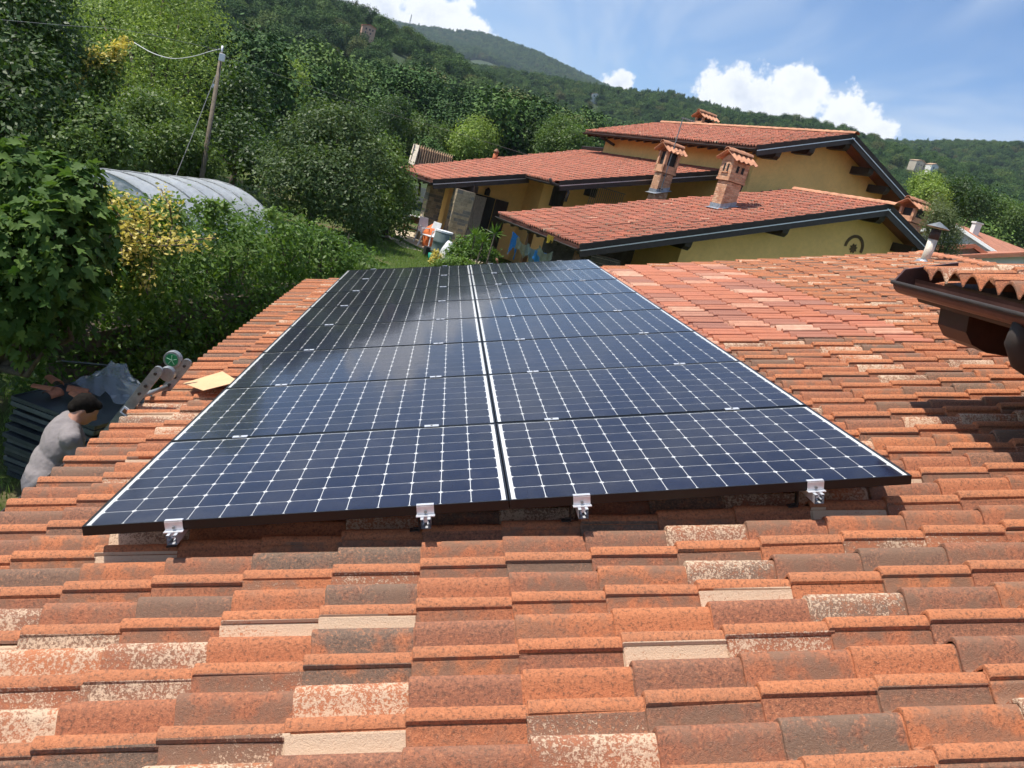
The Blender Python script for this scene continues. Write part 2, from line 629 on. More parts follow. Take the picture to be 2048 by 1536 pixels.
def leaf_mat(name, dark, light, trans=0.35, rough=0.5, spec=0.35):
    """leaf blades: tint varies from leaf to leaf ('tint' attribute), light passes through"""
    mt, k = new_mat(name)
    a = k.attr('tint')
    c = k.mix(a, dark, light)
    b = k.new('ShaderNodeBsdfPrincipled')
    k.put(b.inputs['Base Color'], c)
    b.inputs['Roughness'].default_value = rough
    b.inputs['Specular IOR Level'].default_value = spec
    t = k.new('ShaderNodeBsdfTranslucent')
    k.put(t.inputs[0], k.mix(0.5, c, k.v('MULTIPLY', c, (1.5, 1.6, 0.5))))
    mx = k.new('ShaderNodeMixShader')
    mx.inputs[0].default_value = trans
    k.put(mx.inputs[1], b.outputs[0]); k.put(mx.inputs[2], t.outputs[0])
    k.out(mx.outputs[0])
    MATS[name] = mt
    return mt


leaf_mat('fig leaf', (0.038, 0.090, 0.016), (0.130, 0.210, 0.046), rough=0.65, spec=0.2)
leaf_mat('hedge leaf', (0.036, 0.090, 0.012), (0.150, 0.245, 0.036), spec=0.3, rough=0.5)
leaf_mat('yellow leaf', (0.50, 0.42, 0.08), (0.80, 0.66, 0.20))
leaf_mat('locust leaf', (0.14, 0.22, 0.035), (0.33, 0.42, 0.085))
leaf_mat('dark leaf', (0.030, 0.066, 0.014), (0.080, 0.135, 0.030))
leaf_mat('mid leaf', (0.060, 0.115, 0.022), (0.150, 0.220, 0.046))
leaf_mat('pear leaf', (0.050, 0.092, 0.028), (0.120, 0.170, 0.055), spec=0.3, rough=0.5)
leaf_mat('olive leaf', (0.10, 0.13, 0.05), (0.20, 0.24, 0.10))
leaf_mat('bright leaf', (0.09, 0.17, 0.03), (0.22, 0.32, 0.06))


def forest_mat(name, stops):
    mt, k = new_mat(name)
    r = k.new('ShaderNodeObjectInfo').outputs['Random']
    c = k.ramp(r, stops)
    c = k.mix(k.attr('tint'), k.v('MULTIPLY', c, (0.9, 0.95, 0.9)), k.v('MULTIPLY', c, (2.0, 2.0, 1.6)))
    k.out(k.principled(c, 0.7, None, Specular_IOR_Level=0.2))
    MATS[name] = mt
    return mt


forest_mat('forest leaf', [(0.0, (0.024, 0.052, 0.014)), (0.35, (0.036, 0.074, 0.018)), (0.7, (0.055, 0.098, 0.024)), (0.9, (0.075, 0.115, 0.028)), (1.0, (0.085, 0.085, 0.032))])


def mat_ground():
    mt, k = new_mat('ground')
    p = k.pos()
    n = k.noise(p, 0.55, 6, 0.65)
    f = k.noise(p, 38, 4, 0.75)
    g = k.mix(f, (0.035, 0.062, 0.014), (0.125, 0.170, 0.042))
    e = k.mix(f, (0.12, 0.095, 0.05), (0.25, 0.20, 0.11))
    c = k.mix(k.ss(n, 0.50, 0.68), g, e)
    k.out(k.principled(c, 0.95, k.bump(f, 0.05, 0.8), Specular_IOR_Level=0.1))
    MATS['ground'] = mt
    mt, k = new_mat('forest floor')
    c = k.mix(k.noise(k.pos(), 0.05, 6, 0.7), (0.018, 0.034, 0.010), (0.045, 0.072, 0.020))
    k.out(k.principled(c, 0.95))
    MATS['forest floor'] = mt
    mt, k = new_mat('meadow')
    c = k.mix(k.noise(k.pos(), 0.3, 6, 0.7), (0.10, 0.16, 0.04), (0.19, 0.25, 0.07))
    k.out(k.principled(c, 0.95))
    MATS['meadow'] = mt


mat_ground()


def mat_film():
    mt, k = new_mat('greenhouse film')
    p = k.pos()
    n = k.noise(p, 2.2, 5, 0.6)
    b = k.principled(k.mix(n, (0.48, 0.51, 0.55), (0.68, 0.70, 0.72)), 0.32, k.bump(k.noise(p, 3.0, 3, 0.5), 0.12, 0.6))
    t = k.new('ShaderNodeBsdfTranslucent')
    t.inputs[0].default_value = (0.62, 0.66, 0.68, 1)
    tr = k.new('ShaderNodeBsdfTransparent')
    m1 = k.new('ShaderNodeMixShader')
    m1.inputs[0].default_value = 0.3
    k.put(m1.inputs[1], b); k.put(m1.inputs[2], t.outputs[0])
    m2 = k.new('ShaderNodeMixShader')
    m2.inputs[0].default_value = 0.12
    k.put(m2.inputs[1], m1.outputs[0]); k.put(m2.inputs[2], tr.outputs[0])
    k.out(m2.outputs[0])
    MATS['greenhouse film'] = mt
    mt, k = new_mat('clear film')
    b = k.principled((0.62, 0.68, 0.74), 0.2)
    tr = k.new('ShaderNodeBsdfTransparent')
    m2 = k.new('ShaderNodeMixShader')
    m2.inputs[0].default_value = 0.68
    k.put(m2.inputs[1], b); k.put(m2.inputs[2], tr.outputs[0])
    k.out(m2.outputs[0])
    MATS['clear film'] = mt


mat_film()
M = MATS

# ================================================================== ground, hills, forest
def polar_grid(name, rs, azs, zf, mat):
    V = np.array([(CAM_C.x + r * math.sin(a), CAM_C.y + r * math.cos(a), zf(r, a)) for r in rs for a in azs])
    na = len(azs)
    F = np.array([(i * na + j, i * na + j + 1, (i + 1) * na + j + 1, (i + 1) * na + j) for i in range(len(rs) - 1) for j in range(na - 1)])
    return tag(np_mesh(name, V, F[:, ::-1], mat, smooth=True), kind='structure')


polar_grid('ground', [0.01, 1, 2, 3, 4, 5, 6, 7, 8, 9, 10, 11, 12, 13, 14, 16, 18, 20, 22, 24, 27, 30, 35, 40, 60, 100, 300, 1000, 4000],
           [rad(a) for a in range(-180, 181, 3)],
           lambda r, a: gz(CAM_C.x + r * math.sin(a), CAM_C.y + r * math.cos(a)) - (0 if r < 50 else 0.3), M['ground'])


def skyline(pts):
    az, te = [], []
    for x, y in pts:
        d = pix_dir(x, y)
        az.append(math.atan2(d.x, d.y))
        te.append(d.z / math.hypot(d.x, d.y))
    return np.array(az), np.array(te)


HILL = skyline([(-700, -330), (-300, -200), (0, -120), (300, -92), (480, -34), (620, 30), (690, 58), (760, 82), (830, 102), (900, 114), (1000, 130), (1100, 152),
                (1170, 168), (1250, 182), (1340, 182), (1440, 206), (1560, 239), (1680, 266), (1800, 279), (1900, 277), (1990, 281), (2048, 288), (2300, 335), (2700, 420)])
MOUNT = skyline([(300, 20), (640, 24), (700, 36), (760, 43), (830, 51), (900, 59), (960, 65), (1000, 81), (1060, 106), (1120, 129), (1190, 161), (1260, 187), (1400, 240), (1700, 330)])
R_NEAR = 42.0


def hill_R(az):
    return np.interp(np.degrees(az), [-40, -15, 0, 12, 25, 45], [380, 400, 470, 560, 720, 760])


def hill_z(r, az):
    r, az = np.asarray(r, float), np.asarray(az, float)
    Rr = hill_R(az)
    top = CAM_C.z + Rr * np.interp(az, *HILL) - 5.0
    s = (r - R_NEAR) / (Rr - R_NEAR)
    z = np.where(s <= 1, -1.6 + (top + 1.6) * np.clip(s, 0, 1) ** 1.22, top - (s - 1) * 60)
    x, y = r * np.sin(az), r * np.cos(az)
    w = np.clip(s, 0, 1) * np.clip(1.02 - s, 0, 1) * 4
    z = z + w * (5.5 * np.sin(x / 41 + y / 90) + 4.0 * np.sin(x / 23 - y / 57 + 1.3) + 2.5 * np.sin(y / 31 + x / 70))
    return z


def mount_z(r, az):
    r, az = np.asarray(r, float), np.asarray(az, float)
    top = CAM_C.z + 1600 * np.interp(az, *MOUNT) - 7.0
    s = (r - 620) / (1600 - 620)
    x, y = r * np.sin(az), r * np.cos(az)
    w = np.clip(s, 0, 1) * np.clip(1.02 - s, 0, 1) * 4
    z = np.where(s <= 1, -1.6 + (top + 1.6) * np.clip(s, 0, 1) ** 0.9, top - (s - 1) * 300)
    return z + w * (14 * np.sin(x / 60) + 9 * np.sin(x / 27 + y / 80))


polar_grid('hill', [R_NEAR + (840 - R_NEAR) * i / 70 for i in range(71)], [rad(a) for a in np.arange(-46, 52.1, 1.4)], lambda r, a: float(hill_z(r, a)), M['forest floor'])
polar_grid('mountain', [620 + 1100 * i / 30 for i in range(31)], [rad(a) for a in np.arange(-26, 26.1, 1.0)], lambda r, a: float(mount_z(r, a)), M['forest floor'])


def hill_hit(x, y):
    """where the sight line through a pixel meets the hill"""
    d = RX * ((x - 1024) / FPX) + RD * ((y - 768) / FPX) + RF
    hl = math.hypot(d.x, d.y)
    az = math.atan2(d.x, d.y)
    r = R_NEAR
    while r < 760:
        if CAM_C.z + r * d.z / hl < float(hill_z(r, az)) + 1.0:
            break
        r += 1.5
    return Vector((CAM_C.x + r * math.sin(az), CAM_C.y + r * math.cos(az), float(hill_z(r, az))))


# ---- leaf makers
def sphere_dirs(n, rng, up=0.0):
    d = rng.normal(size=(n, 3))
    d[:, 2] += up
    return d / np.linalg.norm(d, axis=1, keepdims=True)


def leaf_blades(P, N, size, rng, aspect=0.5, fold=0.0):
    """one pointed blade (quad) per position; returns V, F"""
    n = len(P)
    N = N / np.linalg.norm(N, axis=1, keepdims=True)
    t = rng.normal(size=(n, 3))
    t -= N * (t * N).sum(1, keepdims=True)
    t /= np.linalg.norm(t, axis=1, keepdims=True)
    b = np.cross(N, t)
    s = np.asarray(size).reshape(-1, 1) * np.ones((n, 1))
    V = np.empty((n, 4, 3))
    V[:, 0] = P - t * s * 0.5
    V[:, 1] = P + b * s * aspect * 0.5 + t * s * 0.05 + N * s * fold
    V[:, 2] = P + t * s * 0.5
    V[:, 3] = P - b * s * aspect * 0.5 + t * s * 0.05 + N * s * fold
    F = np.arange(n * 4).reshape(n, 4)
    return V.reshape(-1, 3), F


def clumped(lobes, n_clumps, per, clump_r, size, rng, shell=(0.72, 1.04), up=0.25, aspect=0.5, sizevar=0.35):
    """leaves gathered in clumps over the shells of ellipsoid lobes; returns V, F, tint"""
    L = np.array([l[0] for l in lobes], float)
    R = np.array([l[1] if hasattr(l[1], '__len__') else (l[1],) * 3 for l in lobes], float)
    w = (R[:, 0] * R[:, 2]) ** 1.0
    pick = rng.choice(len(lobes), n_clumps, p=w / w.sum())
    d = sphere_dirs(n_clumps, rng, up)
    rr = rng.uniform(shell[0], shell[1], (n_clumps, 1))
    cc = L[pick] + d * R[pick] * rr
    # drop the clumps that lie deep inside another lobe
    keep = np.ones(n_clumps, bool)
    for i in range(len(lobes)):
        q = np.linalg.norm((cc - L[i]) / R[i], axis=1)
        keep &= ~((q < 0.62) & (pick != i))
    cc, d = cc[keep], d[keep]
    nc = len(cc)
    ctint = rng.uniform(0, 1, nc)
    idx = np.repeat(np.arange(nc), per)
    off = rng.normal(size=(nc * per, 3)) * clump_r * 0.5
    P = cc[idx] + off
    N = d[idx] * 0.7 + np.array((0, 0, 0.55)) + rng.normal(size=(nc * per, 3)) * 0.55
    sz = size * rng.uniform(1 - sizevar, 1 + sizevar, nc * per)
    V, F = leaf_blades(P, N, sz, rng, aspect)
    tint = np.clip(0.55 * ctint[idx] + 0.45 * rng.uniform(0, 1, nc * per), 0, 1)
    return V, F, np.repeat(tint, 4)


# ---- forest crown kinds, used only as scattered stuff
ASSETS = bpy.data.collections.new('forest crowns')


def asset_crown(name, seed, rx, rz, nl, n, size, conifer=False):
    rng = np.random.default_rng(seed)
    lobes = []
    if conifer:
        for i in range(7):
            f = i / 6
            lobes.append(((0, 0, 1.2 + rz * 1.9 * f), (rx * (1 - 0.85 * f), rx * (1 - 0.85 * f), rz * 0.28)))
    else:
        lobes.append(((0, 0, rz * 1.05), (rx * 0.72, rx * 0.72, rz * 0.85)))
        for i in range(nl):
            a = rng.uniform(0, 2 * math.pi)
            q = rng.uniform(0.35, 0.75) * rx
            s = rng.uniform(0.34, 0.52)
            lobes.append(((q * math.cos(a), q * math.sin(a), rz * rng.uniform(0.55, 1.6)), (rx * s, rx * s, rz * s * 0.9)))
    V, F, T = clumped(lobes, n // 8, 8, 0.55, size, rng, (0.72, 1.06), 0.25, 0.7)
    # opaque cores
    cv, cf = [], []
    for c, r in lobes:
        for q in range(1):
            b = sum(len(x) for x in cv)
            ring = [(c[0] + r[0] * 0.5 * math.sin(p) * math.cos(t), c[1] + r[1] * 0.5 * math.sin(p) * math.sin(t), c[2] + r[2] * 0.5 * math.cos(p)) for p in np.linspace(0.2, 2.9, 5) for t in np.linspace(0, 2 * math.pi, 8, endpoint=False)]
            cv.append(ring)
            for i in range(4):
                for j in range(8):
                    cf.append((b + i * 8 + j, b + (i + 1) * 8 + j, b + (i + 1) * 8 + (j + 1) % 8, b + i * 8 + (j + 1) % 8))
    cv = np.array([p for g in cv for p in g])
    cf = np.array(cf)
    V2 = np.vstack([V, cv])
    F2 = np.vstack([F, cf + len(V)])
    T2 = np.concatenate([T, np.zeros(len(cv))])
    o = np_mesh(name, V2, F2, M['forest leaf'], attrs={'tint': T2})
    COL.objects.unlink(o)
    ASSETS.objects.link(o)


for i in range(5):
    asset_crown('forest_crown_%d' % i, 40 + i, 3.0, 2.9 + 0.35 * (i % 3), 12, 6400, 0.27)
asset_crown('forest_crown_5', 61, 1.9, 3.0, 0, 3400, 0.27, True)


def scatter(name, P, idx, sc, rot, label, cat):
    me = bpy.data.meshes.new(name)
    me.vertices.add(len(P))
    me.vertices.foreach_set('co', np.asarray(P, np.float32).ravel())
    for an, av, ty in (('pick', idx, 'INT'), ('size', sc, 'FLOAT'), ('turn', rot, 'FLOAT')):
        a = me.attributes.new(an, ty, 'POINT')
        a.data.foreach_set('value', np.asarray(av, np.int32 if ty == 'INT' else np.float32))
    o = bpy.data.objects.new(name, me)
    COL.objects.link(o)
    ng = bpy.data.node_groups.new(name + ' scatter', 'GeometryNodeTree')
    ng.interface.new_socket('Geometry', in_out='INPUT', socket_type='NodeSocketGeometry')
    ng.interface.new_socket('Geometry', in_out='OUTPUT', socket_type='NodeSocketGeometry')
    N = ng.nodes
    gi, go = N.new('NodeGroupInput'), N.new('NodeGroupOutput')
    ip = N.new('GeometryNodeInstanceOnPoints')
    ci = N.new('GeometryNodeCollectionInfo')
    ci.inputs['Collection'].default_value = ASSETS
    ci.inputs['Separate Children'].default_value = True
    ci.inputs['Reset Children'].default_value = True

    def na(n, ty):
        q = N.new('GeometryNodeInputNamedAttribute')
        q.data_type = ty
        q.inputs['Name'].default_value = n
        return q.outputs['Attribute']
    cx = N.new('ShaderNodeCombineXYZ')
    L = ng.links
    L.new(na('turn', 'FLOAT'), cx.inputs[2])
    L.new(gi.outputs[0], ip.inputs['Points'])
    L.new(ci.outputs[0], ip.inputs['Instance'])
    ip.inputs['Pick Instance'].default_value = True
    L.new(na('pick', 'INT'), ip.inputs['Instance Index'])
    L.new(cx.outputs[0], ip.inputs['Rotation'])
    L.new(na('size', 'FLOAT'), ip.inputs['Scale'])
    L.new(ip.outputs[0], go.inputs[0])
    md = o.modifiers.new('scatter', 'NODES')
    md.node_group = ng
    return tag(o, label, cat, kind='stuff')


def far_sites():
    """clearings kept free of trees: (pixel, radius)"""
    out = []
    for x, y, r in FAR_CLEAR:
        p = hill_hit(x, y)
        for q in (0, 7, 14, 21):
            c = p + (CAM_C - p).normalized() * q
            out.append((c, r * (p - CAM_C).length / FPX * (1.0 - 0.012 * q)))
    return out


FAR_CLEAR = [(733, 74, 20), (728, 90, 16), (1187, 202, 14), (1188, 212, 12), (1832, 338, 26), (1860, 344, 22), (1845, 356, 22), (800, 108, 30), (850, 108, 36), (885, 112, 26), (920, 246, 20), (921, 262, 18), (420, 150, 14)]


def forest():
    rng = np.random.default_rng(5)
    P, S = [], []
    n = 60000
    az = np.radians(rng.uniform(-43, 49, n))
    r = np.sqrt(rng.uniform(R_NEAR ** 2, 800 ** 2, n))
    ok = r < hill_R(az) + 30
    az, r = az[ok], r[ok]
    z = hill_z(r, az)
    X = np.stack([CAM_C.x + r * np.sin(az), CAM_C.y + r * np.cos(az), z - 0.6], 1)
    ok = np.ones(len(X), bool)
    for c, q in far_sites():
        ok &= np.hypot(X[:, 0] - c.x, X[:, 1] - c.y) > q
    # room for the neighbours' houses on the right and the barn
    ok &= ~((X[:, 0] > 2) & (X[:, 1] < 60)) & ~((r < 60) & (X[:, 0] > -8))
    X, az, r = X[ok], az[ok], r[ok]
    # thin to a minimum spacing on a grid
    cell = {}
    keep = []
    for i, (x, y, _) in enumerate(X):
        g_ = 4.2 if r[i] < 120 else 3.5
        kk = (int(x // g_), int(y // g_), g_)
        if kk in cell:
            continue
        cell[kk] = i
        keep.append(i)
    X, az, r = X[keep], az[keep], r[keep]
    n = len(X)
    con = rng.uniform(0, 1, n) < np.where((np.degrees(az) > 7) & (np.degrees(az) < 17) & (r > hill_R(az) * 0.8), 0.45, 0.03)
    idx = np.where(con, 5, rng.integers(0, 5, n))
    sc = rng.uniform(0.55, 1.2, n) * np.where(r < 110, 1.0, 0.82)
    scatter('hillside_forest', X, idx, sc, rng.uniform(0, 6.28, n), 'dense green deciduous forest covering the near hillside', 'forest')
    n = 22000
    az = np.radians(rng.uniform(-18, 20, n))
    r = rng.uniform(1150, 1620, n)
    z = mount_z(r, az)
    X = np.stack([CAM_C.x + r * np.sin(az), CAM_C.y + r * np.cos(az), z - 1.0], 1)
    scatter('mountain_forest', X, rng.integers(0, 6, n), rng.uniform(1.1, 1.9, n), rng.uniform(0, 6.28, n), 'hazy blue-green forest on the far mountain ridge', 'forest')


forest()

# ================================================================== the near house with its tiled roof
U_RIDGE, V_FAR, V_NEAR = 8.58, 8.91, -3.9
N_TILE = -0.236                                   # height of the tile bed under the plane of the panels


def tile_mesh(name, mat, roll_h=0.072, x_len=0.36, step=0.019, ts=26, thick=0.017, power=0.85):
    P = PV / 2
    tv = [-0.03, -0.012, 0.0035, 0.0062] + list(np.linspace(0.012, PV - 0.006, ts - 6)) + [PV - 0.002, PV]
    rows = [(0.0, -thick), (0.0, -0.006), (0.0022, -0.0018), (0.007, 0.0), (x_len, 0.0)]
    V, F = [], []
    for (x, dz) in rows:
        for t in tv:
            z = roll_h * (0.5 + 0.5 * math.cos(2 * math.pi * (t + 0.028) / P)) ** power
            if t < 0.005:
                z -= 0.010
            if t > 0.25:
                z += 0.0035 * min(1, (t - 0.25) / 0.012)
            V.append((x, -t, z + dz + step * (1 - x / PU)))
    n = len(tv)
    for i in range(len(rows) - 1):
        for j in range(n - 1):
            F.append((i * n + j, i * n + j + 1, (i + 1) * n + j + 1, (i + 1) * n + j))
    # outer side of the lip
    b = len(V)
    for x, dz in rows:
        z = V[n - 1][2] - rows[0][1]
        V.append((x, -PV, V[rows.index((x, dz)) * n + n - 1][2] - 0.012))
    for i in range(len(rows) - 1):
        F.append((i * n + n - 1, b + i, b + i + 1, (i + 1) * n + n - 1))
    me = bpy.data.meshes.new(name)
    me.from_pydata(V, [], F)
    me.polygons.foreach_set('use_smooth', [True] * len(F))
    me.materials.append(mat)
    bm = bmesh.new(); bm.from_mesh(me)
    for e in bm.edges:
        if len(e.link_faces) == 2 and e.calc_face_angle(0) > rad(40):
            e.smooth = False
    bm.to_mesh(me); bm.free()
    return me


def lay_tiles(parent, me, frame, spots, n_single, name='roof_tile', rng=random.Random(3), jitter=1.0, rest='roof_tiles'):
    """spots: (u, v, n, weight); the heaviest become parts of their own, the rest one joined part"""
    spots = sorted(spots, key=lambda q: -q[3])
    pinv = ROOT_M.get(parent.name, Matrix.Identity(4)).inverted()

    def mat_of(u, v, n):
        r = rng.gauss
        loc = Matrix.Translation((u + r(0, 0.0025) * jitter, v + r(0, 0.0008) * jitter, n + r(0, 0.0018) * jitter))
        return frame @ loc @ Matrix.Rotation(r(0, 0.006) * jitter, 4, 'Z') @ Matrix.Rotation(r(0, 0.006) * jitter, 4, 'Y')
    for u, v, n, w in spots[:n_single]:
        o = bpy.data.objects.new(name, me)
        COL.objects.link(o)
        o.parent = parent
        o.matrix_parent_inverse = pinv
        o.matrix_basis = mat_of(u, v, n)
    more = spots[n_single:]
    if more:
        base = np.array([q.co for q in me.vertices])
        faces = np.array([tuple(p.vertices) for p in me.polygons])
        Vs, Fs = [], []
        for i, (u, v, n, w) in enumerate(more):
            mm = np.array(mat_of(u, v, n))
            Vs.append(base @ mm[:3, :3].T + mm[:3, 3])
            Fs.append(faces + i * len(base))
        np_mesh(rest, np.vstack(Vs), np.vstack(Fs), me.materials[0], parent, smooth=True, kind='stuff')


def quad_weight(pts):
    """area in the picture of a patch, 0 outside"""
    q = [proj(p) for p in pts]
    if min(z for _, _, z in q) < 0.3:
        return 0.0
    cx, cy = sum(a[0] for a in q) / len(q), sum(a[1] for a in q) / len(q)
    if not (-60 < cx < 2110 and -60 < cy < 1600):
        return 0.0
    a = 0
    for i in range(len(q)):
        x0, y0, _ = q[i]; x1, y1, _ = q[(i + 1) % len(q)]
        a += x0 * y1 - x1 * y0
    return abs(a) / 2


house = thing('tiled_house', 'near house whose speckled terracotta roof carries the solar panels', 'house', Matrix.Translation((4, 2, -2.2)))
zr = lambda u, n: RP(u, 0, n)
b = MB()
e0, r0 = zr(-0.62, -0.26), zr(U_RIDGE, -0.26)
xr = 2 * r0.x - e0.x
poly = [(e0.x, V_NEAR, e0.z), (r0.x, V_NEAR, r0.z), (xr, V_NEAR, e0.z), (xr, V_NEAR, e0.z - 0.09), (r0.x, V_NEAR, r0.z - 0.09), (e0.x, V_NEAR, e0.z - 0.09)]
b.prism(poly, (0, V_FAR - V_NEAR - 0.06, 0)).build('roof_deck', M['brown wood'], house)
b = MB()
w0, w1 = zr(-0.05, -0.36), zr(U_RIDGE, -0.36)
b.prism([(w0.x, V_NEAR + .3, -2.6), (w0.x, V_NEAR + .3, w0.z), (w1.x, V_NEAR + .3, w1.z), (2 * w1.x - w0.x, V_NEAR + .3, w0.z), (2 * w1.x - w0.x, V_NEAR + .3, -2.6)],
        (0, V_FAR - V_NEAR - 1.0, 0)).build('wall', M['stucco'], house)
# gutter along the eave
b = MB()
prof = [(-0.70 - 0.055 + 0.062 * math.cos(a), -0.275 + 0.062 * math.sin(a)) for a in np.linspace(0, -math.pi, 9)]
outer = prof + [(u - 0.012, n + 0.004) for u, n in prof[-1:]]
V = [RP(u, v, n) for v in (V_NEAR, V_FAR) for u, n in outer]
k9 = len(outer)
b.add(V, [(i, i + 1, k9 + i + 1, k9 + i) for i in range(k9 - 1)])
b.tube([RP(-0.817, V_NEAR, -0.272), RP(-0.817, V_FAR, -0.272)], 0.008, 6)
b.build('gutter', M['dark metal'], house, smooth=False)
b = MB()
for v in np.arange(V_NEAR + 0.4, V_FAR, 0.75):
    b.bar(RP(-0.62, v, -0.38), RP(0.2, v, -0.38), 0.09, 0.11, EN)
b.build('rafter_ends', M['brown wood'], house, kind='stuff')

tile_me = tile_mesh('roof_tile', M['roof tile'])
spots = []
RAISED_V, RAISED_U, RAISED_N = 1.58, 4.20, 0.52
for i in range(0, 29):
    for j in range(-11, 31):
        u, v = U0 + i * PU, V0 + j * PV
        if u > U_RIDGE - 0.1 or v < V_NEAR:
            continue
        if 0.25 < u < 2.95 and 1.0 < v < 8.2:
            continue                               # wholly under the panels
        if u > 5.6 and v < 0.9:
            continue                               # inside, under the raised roof
        w = quad_weight([RP(u, v, -.16), RP(u + PU, v, -.16), RP(u + PU, v - PV, -.16), RP(u, v - PV, -.16)])
        if 0.0 < u < 3.2 and 0.1 < v - PV / 2 < 8.3:
            w *= 0.02
        if u > 4.6 and v < 1.5:
            w *= 0.1
        spots.append((u, v, N_TILE, w))
lay_tiles(house, tile_me, ROOF_M, spots, 268)

# ridge: half-round caps bedded along the crest, and verge caps along the far gable
rid = simple('ridge tile', (0.46, 0.17, 0.085), 0.85, 0.4, 3.5, 0.004, 150)


def cap_mesh(name, length=0.42, r0=0.115, r1=0.095, n=10, mat=None):
    V, F = [], []
    for x, r, dz in ((0.0, r0 - 0.012, 0), (0.0, r0, 0), (0.012, r0 + 0.003, 0), (length * 0.25, r0 - 0.002, 0), (length, r1, 0)):
        for j in range(n + 1):
            a = math.pi * j / n
            V.append((x, r * math.cos(a), 0.75 * r * math.sin(a)))
    for i in range(4):
        for j in range(n):
            F.append((i * (n + 1) + j, i * (n + 1) + j + 1, (i + 1) * (n + 1) + j + 1, (i + 1) * (n + 1) + j))
    me = bpy.data.meshes.new(name)
    me.from_pydata(V, [], F)
    me.polygons.foreach_set('use_smooth', [True] * len(F))
    me.materials.append(mat or rid)
    return me


cap_me = cap_mesh('ridge_tile', 0.44, 0.145, 0.12)
pinv = ROOT_M[house.name].inverted()
k = 0
v = V_FAR - 0.02
while v > -3.6:
    o = bpy.data.objects.new('ridge_tile', cap_me)
    COL.objects.link(o)
    o.parent = house
    o.matrix_parent_inverse = pinv
    o.matrix_basis = Matrix.Translation(RP(U_RIDGE - 0.04, v, -0.25) + Vector((0, 0, random.uniform(-.006, .006)))) @ Matrix.Rotation(rad(-90) + random.uniform(-.02, .02), 4, 'Z')
    v -= 0.375
# vent pipe near the ridge
vb = RP(8.05, 7.95, -0.16)
b = MB()
b.tube([vb + Vector((0, 0, -0.1)), vb + Vector((0, 0, 0.30))], 0.062, 16)
vent = b.build('vent_pipe', simple('weathered zinc', (0.62, 0.56, 0.46), 0.6, 0.35, 9, 0.003, 60), house, smooth=True)
b = MB(); b.tube([vb + Vector((0, 0, 0.29)), vb + Vector((0, 0, 0.43))], 0.068, 16); b.build('collar', M['dark metal'], vent, smooth=True)
b = MB()
tip = vb + Vector((0, 0, 0.54))
ring = [vb + Vector((0.165 * math.cos(a), 0.165 * math.sin(a), 0.455)) for a in np.linspace(0, 2 * math.pi, 8, endpoint=False)]
b.add(ring + [tip], [(i, (i + 1) % 8, 8) for i in range(8)] + [tuple(reversed(range(8)))])
b.build('cap', M['dull aluminium'], vent)
b = MB(); b.tube([vb + Vector((0.0, 0, -0.06)), vb + Vector((0, 0, -0.0))], [0.15, 0.08], 14); b.build('flashing', M['lead'], vent, smooth=True)

# raised roof section on the right, its eave overhanging the main roof
RN = RAISED_N
b = MB()
pts = [RP(RAISED_U + 0.16, 0, RN + 0.04), RP(9.2, 0, RN + 0.04), RP(9.2, 0, RN - 0.04), RP(RAISED_U + 0.16, 0, RN - 0.04)]
b.prism([p + Vector((0, V_NEAR, 0)) for p in pts], (0, RAISED_V - V_NEAR - 0.10, 0))
raised = b.build('raised_roof', M['brown wood'], house)
raised_mat = tile_material('raised roof tile', RP(RAISED_U + 0.05, RAISED_V - 0.09, 0), EU, EV, PU, PV, 0.001, cream=0.3)
raised_me = tile_mesh('raised_roof_tile', raised_mat, roll_h=0.078, step=0.02, power=0.5)
sp = []
for i in range(14):
    for j in range(18):
        u, v = RAISED_U + 0.05 + i * PU, RAISED_V - 0.09 - j * PV
        if u < 9.0 and v > V_NEAR:
            sp.append((u, v, RN + 0.055, quad_weight([RP(u, v, RN), RP(u + PU, v, RN), RP(u + PU, v - PV, RN), RP(u, v - PV, RN)]) + 0.001))
lay_tiles(raised, raised_me, ROOF_M, sp, 26, jitter=1.6)
b = MB()
gu, gn = RAISED_U - 0.015, RN + 0.045
prof = [(gu + 0.062 * math.cos(a) - 0.02, gn + 0.072 * math.sin(a)) for a in np.linspace(0.25, -math.pi, 12)]
V = [RP(u, v, n) for v in (V_NEAR, RAISED_V) for u, n in prof]
k9 = len(prof)
b.add(V, [(i, i + 1, k9 + i + 1, k9 + i) for i in range(k9 - 1)] + [tuple(range(k9, 2 * k9))])
b.build('gutter', M['brown metal'], raised, smooth=False)
b = MB(); b.tube([RP(gu - 0.085, V_NEAR, gn + 0.002), RP(gu - 0.085, RAISED_V + .004, gn + 0.002)], 0.012, 8); b.build('gutter_lip', M['dark metal'], raised, smooth=True)
b = MB()
b.prism([RP(gu - 0.08, RAISED_V, gn + 0.01), RP(gu + 0.05, RAISED_V, gn - 0.03), RP(gu + 0.30, RAISED_V, gn + 0.0), RP(gu + 0.30, RAISED_V, gn + 0.10), RP(gu - 0.02, RAISED_V, gn + 0.075)], (0, -0.018, 0))
b.build('verge_flashing', M['brown metal'], raised)
b = MB()
b.prism([RP(gu + 0.03, 0, gn - 0.075), RP(gu + 0.20, 0, gn - 0.03), RP(gu + 0.20, 0, gn - 0.07), RP(gu + 0.05, 0, gn - 0.115)], (0, 1, 0))
b.v = [(x, V_NEAR + y * (RAISED_V - 0.06 - V_NEAR), z) for x, y, z in b.v]
b.build('fascia', M['dark wood'], raised)
